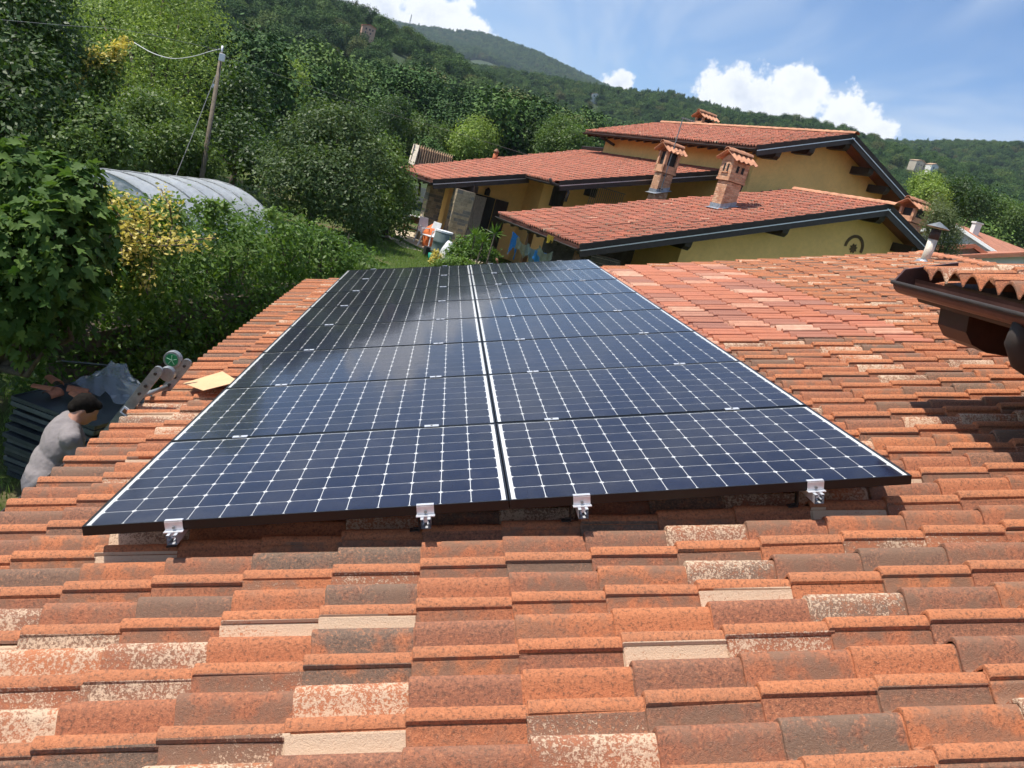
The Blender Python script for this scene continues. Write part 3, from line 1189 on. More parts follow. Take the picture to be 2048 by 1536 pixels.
# shaped beam ends under the overhang
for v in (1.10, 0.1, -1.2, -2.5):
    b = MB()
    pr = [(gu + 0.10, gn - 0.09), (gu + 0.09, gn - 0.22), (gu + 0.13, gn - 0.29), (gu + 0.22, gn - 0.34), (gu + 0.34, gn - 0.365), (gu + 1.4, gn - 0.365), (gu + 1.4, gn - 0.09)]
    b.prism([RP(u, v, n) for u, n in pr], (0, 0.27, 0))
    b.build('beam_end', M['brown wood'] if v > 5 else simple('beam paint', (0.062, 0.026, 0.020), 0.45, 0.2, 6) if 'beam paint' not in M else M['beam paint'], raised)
b = MB()
b.prism([RP(5.35, V_NEAR, N_TILE - .1), RP(9.0, V_NEAR, N_TILE - .1), RP(9.0, V_NEAR, RN - .05), RP(5.35, V_NEAR, RN - .05)], (0, RAISED_V - 0.75 - V_NEAR, 0)).build('upper_wall', M['stucco'], raised)
# downpipe elbow of the raised gutter at the right edge of the picture
b = MB()
p0 = RP(gu - 0.02, 0.50, gn - 0.05)
b.tube([p0, p0 + Vector((0, 0, -0.10)), p0 + Vector((0.06, 0.0, -0.17)), p0 + Vector((0.2, 0.0, -0.21)), p0 + Vector((0.9, 0, -0.22))], 0.052, 12)
b.build('downpipe', M['dark metal'], raised, smooth=True)

# ================================================================== solar panels
PW, PH, PT = 1.690, 1.046, 0.040
CPX, CPY = 0.1262, 0.1275
cell_me = bpy.data.meshes.new('solar_cell')
hx, hy, ch, th = CPX / 2 - 0.0015, CPY / 2 - 0.0021, 0.0095, 0.0006
ring = [(-hx + ch, -hy), (hx - ch, -hy), (hx, -hy + ch), (hx, hy - ch), (hx - ch, hy), (-hx + ch, hy), (-hx, hy - ch), (-hx, -hy + ch)]
cell_me.from_pydata([(x, y, 0) for x, y in ring] + [(x, y, th) for x, y in ring], [],
                    [tuple(range(8, 16))] + [(i, (i + 1) % 8, 8 + (i + 1) % 8, 8 + i) for i in range(8)])
cell_me.materials.append(M['solar cell'])


def cell_pos(i, j):
    return (PW / 2 + (i - 6) * CPX, PH / 2 + (j - 3.5) * CPY, -0.0042)


def panel(label, u, v, single):
    root = thing('solar_panel', label, 'solar panel', ROOF_M @ Matrix.Translation((u, v, 0)), 'solar panels on the roof')
    root.matrix_world = ROOF_M @ Matrix.Translation((u, v, 0)) @ Matrix.Rotation(random.uniform(-.0012, .0012), 4, 'X') @ Matrix.Rotation(random.uniform(-.001, .001), 4, 'Y')
    lip, fr = 0.0085, 0.0085
    if 'frame' not in PANEL:
        b = MB()
        for (x, y, sx, sy) in ((PW / 2, lip / 2, PW, lip), (PW / 2, PH - lip / 2, PW, lip), (lip / 2, PH / 2, lip, PH - 2 * lip), (PW - lip / 2, PH / 2, lip, PH - 2 * lip)):
            b.box((x, y, -PT / 2), (sx, sy, PT))
        for y in (0.012, PH - 0.012):
            b.box((PW / 2, y, -PT + 0.001), (PW - 0.02, 0.02, 0.002))
        o = b.build('frame', M['panel frame'], root, local=True)
        PANEL['frame'] = o.data
        b = MB(); b.box((PW / 2, PH / 2, -0.0065), (PW - 2 * lip - .0004, PH - 2 * lip - .0004, 0.004))
        o = b.build('backsheet', M['backsheet'], root, local=True); PANEL['backsheet'] = o.data
        b = MB(); b.box((PW / 2, PH / 2, -0.0017), (PW - 2 * lip - .0008, PH - 2 * lip - .0008, 0.0008))
        b.v = [q for q in b.v]
        b2 = MB(); b2.add([(lip, lip, -0.0013), (PW - lip, lip, -0.0013), (PW - lip, PH - lip, -0.0013), (lip, PH - lip, -0.0013)], [(0, 1, 2, 3)])
        o = b2.build('glass', M['panel glass'], root, local=True); PANEL['glass'] = o.data
        if o.data.polygons[0].normal.z < 0:
            o.data.flip_normals()
    else:
        for nm in ('frame', 'backsheet', 'glass'):
            o = bpy.data.objects.new(nm, PANEL[nm]); COL.objects.link(o); o.parent = root
    if single:
        for i in range(13):
            for j in range(8):
                o = bpy.data.objects.new('solar_cell', cell_me)
                COL.objects.link(o)
                o.parent = root
                o.matrix_basis = Matrix.Translation(cell_pos(i, j))
    else:
        if 'cells' not in PANEL:
            b = MB()
            for i in range(13):
                for j in range(8):
                    p = Vector(cell_pos(i, j))
                    b.add([Vector(q.co) + p for q in cell_me.vertices], [tuple(f.vertices) for f in cell_me.polygons])
            o = b.build('solar_cells', M['solar cell'], root, local=True, kind='stuff')
            PANEL['cells'] = o.data
        else:
            o = bpy.data.objects.new('solar_cells', PANEL['cells']); COL.objects.link(o); o.parent = root; o['kind'] = 'stuff'
    return root


PANEL = {}
ROWN = ['front', 'second', 'third', 'fourth', 'fifth', 'sixth', 'seventh', 'farthest']
for r in range(8):
    for c in range(2):
        lab = ('dark solar panel in the %s row from the camera, %s of the middle seam' % (ROWN[r], ('left', 'right')[c])) if 0 < r < 7 else \
              ('dark solar panel in the %s row, %s of the middle seam' % ('nearest' if r == 0 else 'farthest', ('left', 'right')[c]))
        panel(lab, c * 1.695, r * 1.056, r < 5)

# rails with clamps
RAILS = [0.356, 1.352, 1.990, 2.970]
RN_ = ['leftmost', 'second from the left', 'third from the left', 'rightmost']


def rail(u, which):
    root = thing('mounting_rail', 'aluminium mounting rail under the panels, %s of four' % which, 'rail', ROOF_M @ Matrix.Translation((u, -0.05, -PT)), 'mounting rails')
    # open channel section, extruded along the roof
    w, h, t = 0.020, 0.040, 0.0035
    sec = [(-w, -h), (w, -h), (w, 0), (0.008, 0), (0.008, -0.006), (w - t, -0.006), (w - t, -h * .52), (0.006, -h * .52), (0.006, -h * .52 - t), (w - t, -h * .52 - t), (w - t, -h + t),
           (-w + t, -h + t), (-w + t, -h * .52 - t), (-0.006, -h * .52 - t), (-0.006, -h * .52), (-w + t, -h * .52), (-w + t, -0.006), (-0.008, -0.006), (-0.008, 0), (-w, 0)]
    n = len(sec)
    b = MB()
    V = [(x, y, z) for y in (0, 8.56) for x, z in sec]
    b.add(V, [(i, (i + 1) % n, n + (i + 1) % n, n + i) for i in range(n)])
    # end faces as strips
    b.build('channel', M['clamp metal'], root, local=True)
    for y, d in ((0.048, -1), (8.50, 1)):
        b = MB()
        ww = 0.070
        b.box((0, y + d * 0.004, PT / 2 - 0.002), (ww, 0.004, PT + 0.002))
        b.box((0, y - d * 0.006, PT + 0.0022), (ww, 0.018, 0.0032))
        b.box((0, y + d * 0.014, 0.002), (ww + 0.006, 0.022, 0.0035))
        b.box((0, y + d * 0.02, -0.012), (0.022, 0.010, 0.022))
        cl = b.build('end_clamp', M['clamp metal'], root, local=True)
        b = MB(); b.tube([(0, y + d * 0.004, 0.016), (0, y + d * 0.013, 0.016)], 0.0065, 6); b.build('bolt', M['dull aluminium'], cl, local=True)
    for q in range(1, 8):
        y = 0.05 + q * 1.056 - 0.005
        b = MB()
        b.box((0, y, PT + 0.0025), (0.075, 0.028, 0.004))
        b.box((0, y, PT - 0.010), (0.07, 0.007, 0.024))
        cl = b.build('mid_clamp', M['clamp metal'], root, local=True)
        b = MB(); b.tube([(0, y, PT + 0.003), (0, y, PT + 0.009)], 0.0065, 6); b.build('bolt', M['dull aluminium'], cl, local=True)
    for y in (0.14, 2.1, 4.2, 6.3, 8.4):
        b = MB()
        b.bar((-0.036, y, 0.0 - 0.01), (-0.036, y, -0.105), 0.005, 0.03, Vector((0, 1, 0)))
        b.bar((-0.036, y, -0.012), (-0.018, y, -0.012), 0.03, 0.005, Vector((0, 0, 1)))
        b.bar((-0.075, y, -0.105), (-0.034, y, -0.105), 0.03, 0.005, Vector((0, 0, 1)))
        b.tube([(-0.060, y, -0.098), (-0.026, y, -0.098)], 0.005, 6)
        b.build('roof_hook', M['dark metal'], root, local=True)
    return root


for u, q in zip(RAILS, RN_):
    rail(u, q)

# sheet of cardboard left beside the panels
cb = [RP(-0.50, 2.80, -0.125), RP(-0.26, 2.97, -0.09), RP(-0.035, 2.56, -0.075), RP(-0.235, 2.40, -0.085)]
nn = (cb[1] - cb[0]).cross(cb[2] - cb[0]).normalized()
b = MB()
mid = (cb[0] + cb[2]) / 2
b.add([p for p in cb] + [p + EN * 0.004 for p in cb], [(3, 2, 1, 0), (4, 5, 6, 7), (0, 1, 5, 4), (1, 2, 6, 5), (2, 3, 7, 6), (3, 0, 4, 7)])
o = b.build('cardboard_sheet', M['cardboard'])
tag(o, 'tan cardboard sheet lying on the tiles beside the left edge of the panels', 'cardboard')

# ================================================================== the yellow house behind
PSI = rad(17.0)
HA = Vector((-math.sin(PSI), math.cos(PSI), 0))      # away
HE = Vector((math.cos(PSI), math.sin(PSI), 0))       # to the right
HZ = Vector((0, 0, 1))
yh = thing('yellow_house', 'yellow stuccoed house with three tiled gable roofs and dark eaves behind the near roof', 'house', Matrix.Translation((6, 24, -1.1)))
simple('house roof bed', (0.20, 0.075, 0.045), 0.9, 0.2, 3)


class Wing:
    def __init__(s, A, slope):
        s.A = Vector(A)
        s.sl = slope
        s.eu = (HE * math.cos(slope) + HZ * math.sin(slope)).normalized()
        s.n = (HZ * math.cos(slope) - HE * math.sin(slope)).normalized()
        s.F = Matrix((s.eu, HA, s.n)).transposed().to_4x4()
        s.F.translation = s.A

    def P(s, u, v, n=0.0):
        return s.A + s.eu * u + HA * v + s.n * n

    def px(s, x, y, n=0.0):
        q = hit(x, y, s.A + s.n * n, s.n) - s.A
        return (q.dot(s.eu), q.dot(HA))


def inside(poly, x, y):
    r = False
    n = len(poly)
    for i in range(n):
        x0, y0 = poly[i]; x1, y1 = poly[(i + 1) % n]
        if (y0 > y) != (y1 > y) and x < (x1 - x0) * (y - y0) / (y1 - y0) + x0:
            r = not r
    return r


PAL2 = ((0.47, 0.150, 0.092), (0.41, 0.132, 0.085), (0.34, 0.118, 0.084), (0.24, 0.105, 0.085))


def wing_roof(name, w, poly, n_single, lichen=0.05):
    lichen *= 0.3
    b = MB()
    b.prism([w.P(u, v, -0.085) for u, v in poly], w.n * -0.09)
    deck = b.build(name, M['house roof bed'], yh)
    mat = tile_material(name + ' tile', w.P(0, 0), w.eu, HA, PU, PV, 0.001, cream=lichen, base_pal=PAL2, fine=0.5, grain=True)
    me = tile_mesh(name + '_tile', mat, roll_h=0.068, step=0.034, ts=17, thick=0.036)
    sp = []
    um = max(p[0] for p in poly); vm = max(p[1] for p in poly); vn = min(p[1] for p in poly)
    for i in range(int(um / PU) + 1):
        for j in range(int(vn / PV) - 1, int(vm / PV) + 2):
            u, v = i * PU, j * PV
            if inside(poly, u + PU / 2, v - PV / 2):
                sp.append((u, v, -0.075, quad_weight([w.P(u, v), w.P(u + PU, v), w.P(u + PU, v - PV), w.P(u, v - PV)])))
    lay_tiles(deck, me, w.F, sp, n_single, jitter=2.2)
    return deck


def verge(deck, w, a, b2, drop=0.16):
    """dark barge boards with a pale drip edge along a front edge of a roof"""
    pa, pb = w.P(*a), w.P(*b2)
    dn = w.n
    f = -HA
    q = MB(); q.bar(pa + f * 0.03 - dn * 0.075, pb + f * 0.03 - dn * 0.075, 0.03, 0.14, dn); q.build('verge_board', M['dark metal'], deck)
    q = MB(); q.bar(pa + f * 0.045 - dn * 0.165, pb + f * 0.045 - dn * 0.165, 0.03, 0.022, dn); q.build('drip_edge', M['aluminium'], deck)
    q = MB(); q.bar(pa + f * 0.01 - dn * 0.255, pb + f * 0.01 - dn * 0.255, 0.05, 0.15, dn); q.build('barge_board', M['dark wood'], deck)


def eave(deck, w, u, v0, v1, rafters=True):
    q = MB()
    pr = [(u - 0.06 + 0.075 * math.cos(a), -0.12 + 0.075 * math.sin(a)) for a in np.linspace(0.2, -math.pi, 8)]
    V = [w.P(uu, v, n) for v in (v0, v1) for uu, n in pr]
    k8 = len(pr)
    q.add(V, [(i, i + 1, k8 + i + 1, k8 + i) for i in range(k8 - 1)] + [tuple(range(k8)), tuple(range(k8, 2 * k8))])
    q.tube([w.P(u - 0.14, v0, -0.115), w.P(u - 0.14, v1, -0.115)], 0.014, 6)
    q.build('gutter', M['dark metal'], deck)
    if rafters:
        q = MB()
        n = max(2, int(abs(v1 - v0) / 0.62))
        for i in range(n):
            v = v0 + 0.25 + (v1 - v0 - 0.5) * i / (n - 1)
            q.bar(w.P(u + 0.03, v, -0.24), w.P(u + 1.1, v, -0.24), 0.11, 0.14, w.n)
        q.build('rafter_ends', M['dark wood'], deck, kind='stuff')


def wall_under(w, name, e0, e1, a0, thick, z0, parent, W=None, mat='stucco', drop=0.17):
    """wall facing the viewer whose top follows the roof (and comes down again past the ridge)"""
    zt = lambda e: w.A.z + (e if W is None or e <= W else 2 * W - e) * math.tan(w.sl) - drop
    es = [e0, e1] if W is None or not (e0 < W < e1) else [e0, W, e1]
    base = lambda e: Vector((w.A.x, w.A.y, 0)) + HE * e + HA * a0
    poly = [base(e0) + HZ * z0] + [base(e) + HZ * zt(e) for e in es] + [base(e1) + HZ * z0]
    b = MB(); b.prism(poly, HA * thick)
    return b.build(name, M[mat], parent)


def on_wall(w, a0, x, y):
    """pixel -> point on the vertical plane a0 metres behind the wing's front edge"""
    return hit(x, y, w.A + HA * a0, HA)


def wall_box(name, c, we, h, mat, parent=None, out=0.03, tilt=None):
    b = MB()
    rot = Matrix((HE, HA, HZ)).transposed()
    b.box(c - HA * out / 2, (we, out, h), rot)
    return b.build(name, mat, parent or yh)


# ---- front wing (lowest, nearest)
w2 = Wing((4.53, 16.97, 0.83), math.atan2(3.26, 9.1))
L2 = lambda x, y: w2.px(x, y)
UR2 = w2.px(1786, 408)[0]
poly2 = [(0, 0), (UR2, 0), (UR2, w2.px(1602, 376)[1]), (0, 6.0)]
roof2 = wing_roof('front_roof', w2, poly2, 120, 0.04)
verge(roof2, w2, (-0.05, 0), (UR2, 0))
eave(roof2, w2, 0, 0, 6.0)
WR = UR2 * math.cos(w2.sl)
w2r = Wing(w2.P(UR2, 0), -w2.sl)                     # slope beyond the ridge
b = MB(); b.prism([w2r.P(0, 0, -.02), w2r.P(7.5, 0, -.02), w2r.P(7.5, 4, -.02), w2r.P(0, 4, -.02)], w2r.n * -0.14); back2 = b.build('back_slope', M['house roof bed'], yh)
verge(back2, w2r, (0, 0), (7.5, 0))
g2 = wall_under(w2, 'gable_wall', 3.4, WR + 6.5, 0.85, 0.3, -1.2, yh, WR)
rc2 = wall_under(w2, 'porch_wall', 0.6, 3.4, 3.2, 0.3, -1.2, yh, WR, 'dark stone')
sd2 = MB(); q0 = Vector((w2.A.x, w2.A.y, 0))
sd2.prism([q0 + HE * 3.4 + HA * 1.152 + HZ * -1.2, q0 + HE * 3.4 + HA * 1.152 + HZ * 1.7, q0 + HE * 3.4 + HA * 3.2 + HZ * 1.7, q0 + HE * 3.4 + HA * 3.2 + HZ * -1.2], HE * 0.3)
sd2.build('porch_side_wall', M['stucco'], yh)


def purlin(w, e, W, a_wall, name='purlin_end', dz=-0.46, s=(0.20, 0.26)):
    z = w.A.z + (e if e <= W else 2 * W - e) * math.tan(w.sl) + dz
    p = Vector((w.A.x, w.A.y, 0)) + HE * e + HZ * z
    b = MB()
    f, bk = p + HA * 0.06, p + HA * (a_wall + 0.06)
    h = s[1]
    b.prism([f + HZ * h / 2 - HE * s[0] / 2, f + HA * 0.02 - HZ * h * 0.1 - HE * s[0] / 2, f + HA * 0.12 - HZ * h * 0.5 - HE * s[0] / 2, bk - HZ * h / 2 - HE * s[0] / 2, bk + HZ * h / 2 - HE * s[0] / 2], HE * s[0])
    b.build(name, M['dark wood'], yh)


for e in (3.05, 5.9, WR):
    purlin(w2, e, WR, 0.85)
for e in (WR + 1.6,):
    purlin(w2, e, WR, 0.85)
# ornament on the gable: a broken ring with a small rosette
oc = on_wall(w2, 0.84, 1707, 495)
b = MB()
k0 = 22
ro, ri = 0.37, 0.285
for i in range(k0):
    a0, a1 = rad(-15 + 200 * i / k0), rad(-15 + 200 * (i + 1) / k0)
    pt = lambda r, a: oc + HE * r * math.cos(a) + HZ * r * math.sin(a)
    b.prism([pt(ri, a0), pt(ro, a0), pt(ro, a1), pt(ri, a1)], -HA * 0.02)
b.build('gable_ring', M['stone'] if False else simple('ornament', (0.125, 0.075, 0.035), 0.9, 0.2, 9), yh)
b = MB()
pts = []
for i in range(16):
    r = 0.15 if i % 2 else 0.095
    pts.append(oc + HE * r * math.cos(i * math.pi / 8) + HZ * (r * math.sin(i * math.pi / 8) - 0.03))
b.prism(pts, -HA * 0.02).build('gable_rosette', M['ornament'], yh)

# ---- upper wing (highest)
w3 = Wing((10.23, 23.39, 5.0), math.atan2(1.36, 3.56))
UR3 = math.hypot(3.56, 1.36)
roof3 = wing_roof('upper_roof', w3, [(0, 0), (UR3, 0), (UR3, 12.6), (0, 12.9)], 60, 0.03)
verge(roof3, w3, (-0.05, 0), (UR3, 0))
eave(roof3, w3, 0, 0, 12.9)
w3r = Wing(w3.P(UR3, 0), -w3.sl)
b = MB(); b.prism([w3r.P(0, 0, -.02), w3r.P(5.2, 0, -.02), w3r.P(5.2, 12.6, -.02), w3r.P(0, 12.6, -.02)], w3r.n * -0.14); back3 = b.build('back_slope', M['house roof bed'], yh)
verge(back3, w3r, (0, 0), (5.2, 0))
wall_under(w3, 'upper_gable_wall', 0.85, 6.6, 0.95, 0.3, 0.6, yh, 3.56)
b = MB(); q0 = Vector((w3.A.x, w3.A.y, 0))
b.prism([q0 + HE * 0.85 + HA * 1.252 + HZ * 0.6, q0 + HE * 0.85 + HA * 1.252 + HZ * 5.1, q0 + HE * 0.85 + HA * 12.2 + HZ * 5.1, q0 + HE * 0.85 + HA * 12.2 + HZ * 0.6], HE * 0.3)
b.build('upper_side_wall', M['stucco'], yh)
for e in (0.95, 2.2, 3.56, 4.9, 5.9):
    purlin(w3, e, 3.56, 0.95)


def ridge_caps(deck, w, u, v0, v1, me, step=0.36):
    pv = ROOT_M.get(deck.name, Matrix.Identity(4)).inverted()
    v = v1
    while v > v0:
        o = bpy.data.objects.new('ridge_tile', me)
        COL.objects.link(o)
        o.parent = deck
        o.matrix_parent_inverse = pv
        o.matrix_basis = Matrix.Translation(w.P(u, v, -0.03)) @ Matrix.Rotation(PSI + rad(90) + random.uniform(-.03, .03) + math.pi, 4, 'Z')
        v -= step


rid2 = simple('far ridge tile', (0.50, 0.23, 0.13), 0.85, 0.35, 3.0, 0.004, 100)
capb = cap_mesh('ridge_cap', 0.42, 0.13, 0.11, 6, rid2)
ridge_caps(roof2, w2, UR2, 0.1, poly2[2][1], capb)
ridge_caps(roof3, w3, UR3, 0.1, 12.5, capb)

# ---- rear left wing with the porch
w1 = Wing((0.53, 25.91, 1.21), math.atan2(3.26, 10.17))
p1 = [(0, 0), (0, 5.5), w1.px(1165, 299), w1.px(1300, 311), w1.px(1392, 330), None, None, None]
c1 = w1.px(1118, 361)
s1 = (c1[0], 0.0)
p1[5] = (w1.px(1392, 330)[0], c1[1])
p1[6] = c1
p1[7] = s1
p1 = [p for p in p1]
roof1 = wing_roof('rear_roof', w1, p1, 60, 0.03)
verge(roof1, w1, (-0.05, 0), s1)
verge(roof1, w1, c1, p1[5])
eave(roof1, w1, 0, 0, 5.5)
eave(roof1, w1, c1[0], c1[1], 0.0, False)
b = MB(); b.bar(w1.P(*p1[2], 0.06), w1.P(*p1[3], 0.06), 0.12, 0.20, w1.n); b.bar(w1.P(*p1[3], 0.06), w1.P(*p1[4], 0.06), 0.12, 0.20, w1.n)
b.build('roof_flashing', M['dark metal'], roof1)
eW = 4.35
wall_under(w1, 'rear_wall', eW, 10.6, 0.75, 0.3, -1.3, yh)
wall_under(w1, 'porch_wall', 1.35, eW, 2.3, 0.3, -1.3, yh)
b = MB(); q0 = Vector((w1.A.x, w1.A.y, 0))
b.prism([q0 + HE * eW + HA * 1.052 + HZ * -1.3, q0 + HE * eW + HA * 1.052 + HZ * 2.3, q0 + HE * eW + HA * 2.3 + HZ * 2.3, q0 + HE * eW + HA * 2.3 + HZ * -1.3], HE * 0.28)
b.build('porch_side_wall', M['stucco'], yh)
b = MB(); b.prism([q0 + HE * 1.35 + HA * 2.6 + HZ * -1.3, q0 + HE * 1.35 + HA * 2.6 + HZ * 1.4, q0 + HE * 1.35 + HA * 5.2 + HZ * 1.4, q0 + HE * 1.35 + HA * 5.2 + HZ * -1.3], HE * 0.28)
b.build('rear_side_wall', M['stucco'], yh)
# terrace slab
b = MB(); rot = Matrix((HE, HA, HZ)).transposed()
b.box(q0 + HE * 3.2 + HA * 1.2 + HZ * -1.16, (8.5, 6.2, 0.14), rot); b.build('terrace', M['pale paving'], yh)


def masonry(c, sx, sy, h, mat, course=0.11, length=0.26, gap=0.012, parent=None, name='stones', seed=1, taper=0.0, axes=(HE, HA)):
    """a pier of single stones or bricks round a mortar core; c is the centre of its foot"""
    rg = random.Random(seed)
    ax, ay = axes
    rot = Matrix((ax, ay, HZ)).transposed()
    core = MB(); core.box(c + HZ * h / 2, (sx - 0.02, sy - 0.02, h - 0.002), rot)
    co = core.build('mortar_core', M['mortar'], parent)
    b = MB()
    z = 0.0
    row = 0
    while z < h - 0.01:
        ch = min(course * rg.uniform(0.75, 1.3), h - z) if seed < 50 else min(course, h - z)
        for side in range(4):
            half = (sx if side % 2 == 0 else sy) / 2
            x = -half + (0 if row % 2 else -length / 2)
            while x < half - 0.002:
                l = length * (rg.uniform(0.6, 1.5) if seed < 50 else 1.0)
                x0, x1 = max(x, -half), min(x + l, half)
                x += l
                if x1 - x0 < 0.02:
                    continue
                d = (sy if side % 2 == 0 else sx) / 2
                out = rg.uniform(-0.004, 0.008) if seed < 50 else rg.uniform(-.0015, .0015)
                mid = (x0 + x1) / 2
                zz = z + ch / 2
                if side == 0: p = ax * mid - ay * (d - 0.02 + out)
                elif side == 2: p = ax * mid + ay * (d - 0.02 + out)
                elif side == 1: p = ay * mid + ax * (d - 0.02 + out)
                else: p = ay * mid - ax * (d - 0.02 + out)
                ln = x1 - x0 - gap
                sz = (ln, 0.04, ch - gap) if side % 2 == 0 else (0.04, ln, ch - gap)
                b.cm = rg.randrange(len(mat)) if isinstance(mat, list) else 0
                b.box(c + p + HZ * zz, sz, rot)
        z += ch
        row += 1
    b.build(name, mat, co, kind='stuff')
    return co


st_mats = [M['stone'], simple('stone grey', (0.21, 0.195, 0.165), 0.9, 0.3, 6, 0.006, 40), simple('stone tan', (0.42, 0.33, 0.21), 0.9, 0.3, 6, 0.006, 40)]
pa = at(851, 462, 30.6); pb = at(905, 478, 28.8)
masonry(Vector((pa.x, pa.y, -1.1)), 0.55, 0.55, 2.10, st_mats, parent=yh, seed=3)
masonry(Vector((pb.x, pb.y, -1.1)), 0.66, 0.5, 2.22, st_mats, parent=yh, seed=4)
b = MB()
b.bar(Vector((pa.x, pa.y, 1.12)) - HE * 0.4, Vector((pb.x, pb.y, 1.25)) + HE * 0.4, 0.2, 0.24)
b.build('porch_beam', M['dark wood'], yh)
# porch door, curtain and shutters
pw = 2.28
dc = on_wall(w1, pw, 955, 440)
zf = -1.08
dh = 2.15
door = wall_box('door', Vector((dc.x, dc.y, zf + dh / 2)), 0.95, dh, M['black void'], yh, 0.05)
wall_box('shutter', Vector((dc.x, dc.y, zf + dh / 2)) + HE * 0.78, 0.52, dh, M['dark wood'], yh, 0.06)
wall_box('shutter', Vector((dc.x, dc.y, zf + dh / 2)) - HE * 0.78, 0.52, dh, M['dark wood'], yh, 0.06)
b = MB()
n = 26
V = []
for z in (zf + 0.05, zf + dh - 0.05):
    for i in range(n):
        V.append(Vector((dc.x, dc.y, z)) + HE * (-0.40 + 0.52 * i / (n - 1)) - HA * (0.09 + 0.025 * math.sin(i * 1.7)))
b.add(V, [(i, i + 1, n + i + 1, n + i) for i in range(n - 1)])
b.build('curtain', M['curtain'], door, smooth=True)
lp = on_wall(w1, pw, 973, 385)
b = MB(); b.box(lp - HA * 0.1, (0.16, 0.16, 0.2), rot); b.tube([lp + HZ * 0.1 - HA * .1, lp + HZ * 0.2 - HA * .1], [0.11, 0.02], 8); b.build('wall_lamp', M['black void'], yh)
# windows of the rear wing
a1 = 0.75


def window(x, y, we, h, w, a0, mat='window glass', frame='dark wood', bars=0, shutters=False):
    c = on_wall(w, a0, x, y)
    fr = wall_box('window', c, we, h, M[frame], yh, 0.03)
    wall_box('pane', c - HA * 0.031, we - 0.12, h - 0.12, M[mat], fr, 0.012)
    if bars:
        b = MB()
        for i in range(bars):
            p = c + HE * (-we / 2 + we * (i + 0.5) / bars) - HA * 0.12
            b.tube([p - HZ * h / 2, p + HZ * h / 2], 0.012, 6)
        for s in (-1, 1):
            b.bar(c - HE * we / 2 - HA * .12 + HZ * s * h * 0.46, c + HE * we / 2 - HA * .12 + HZ * s * h * .46, 0.02, 0.02)
        b.build('grille', M['dark metal'], fr)
    return c


window(1117, 388, 0.55, 1.0, w1, a1, bars=6)
window(1184, 372, 0.5, 0.8, w1, a1)
window(1353, 368, 0.95, 0.9, w1, a1, mat='brown wood', frame='dark wood')
window(1418, 368, 0.45, 1.0, w1, a1 + 0.0, mat='curtain', frame='white paint')
# balcony railing
b = MB()
c0 = on_wall(w1, a1 - 0.5, 1180, 392)
for i in range(17):
    p = c0 + HE * (0.085 * i)
    b.tube([p - HZ * 0.42, p + HZ * 0.42], 0.012, 5)
b.bar(c0 + HZ * 0.42 - HE * 0.05, c0 + HE * 1.42 + HZ * 0.42, 0.03, 0.03)
b.bar(c0 - HZ * 0.42 - HE * 0.05, c0 + HE * 1.42 - HZ * 0.42, 0.03, 0.03)
b.build('railing', M['dull aluminium'], yh)

# downpipes
for pts, r in (([(1187, 262, 37), (1200, 272, 36.5), (1228, 290, 36)], 0.06), ([(1454, 294, 26.9), (1456, 304, 27.0), (1494, 324, 27.6), (1498, 334, 27.6), (1478, 384, 27.4)], 0.055),
               ([(801, 340, 31.5), (806, 350, 31.3), (840, 366, 30.9), (838, 392, 30.9)], 0.05), ([(1100, 357, 26.5), (1102, 366, 26.6), (1131, 376, 26.9), (1137, 384, 26.9), (1131, 402, 26.8)], 0.05)):
    b = MB(); b.tube([at(*q) for q in pts], r, 8); b.build('downpipe', M['dark metal'], yh, smooth=True)


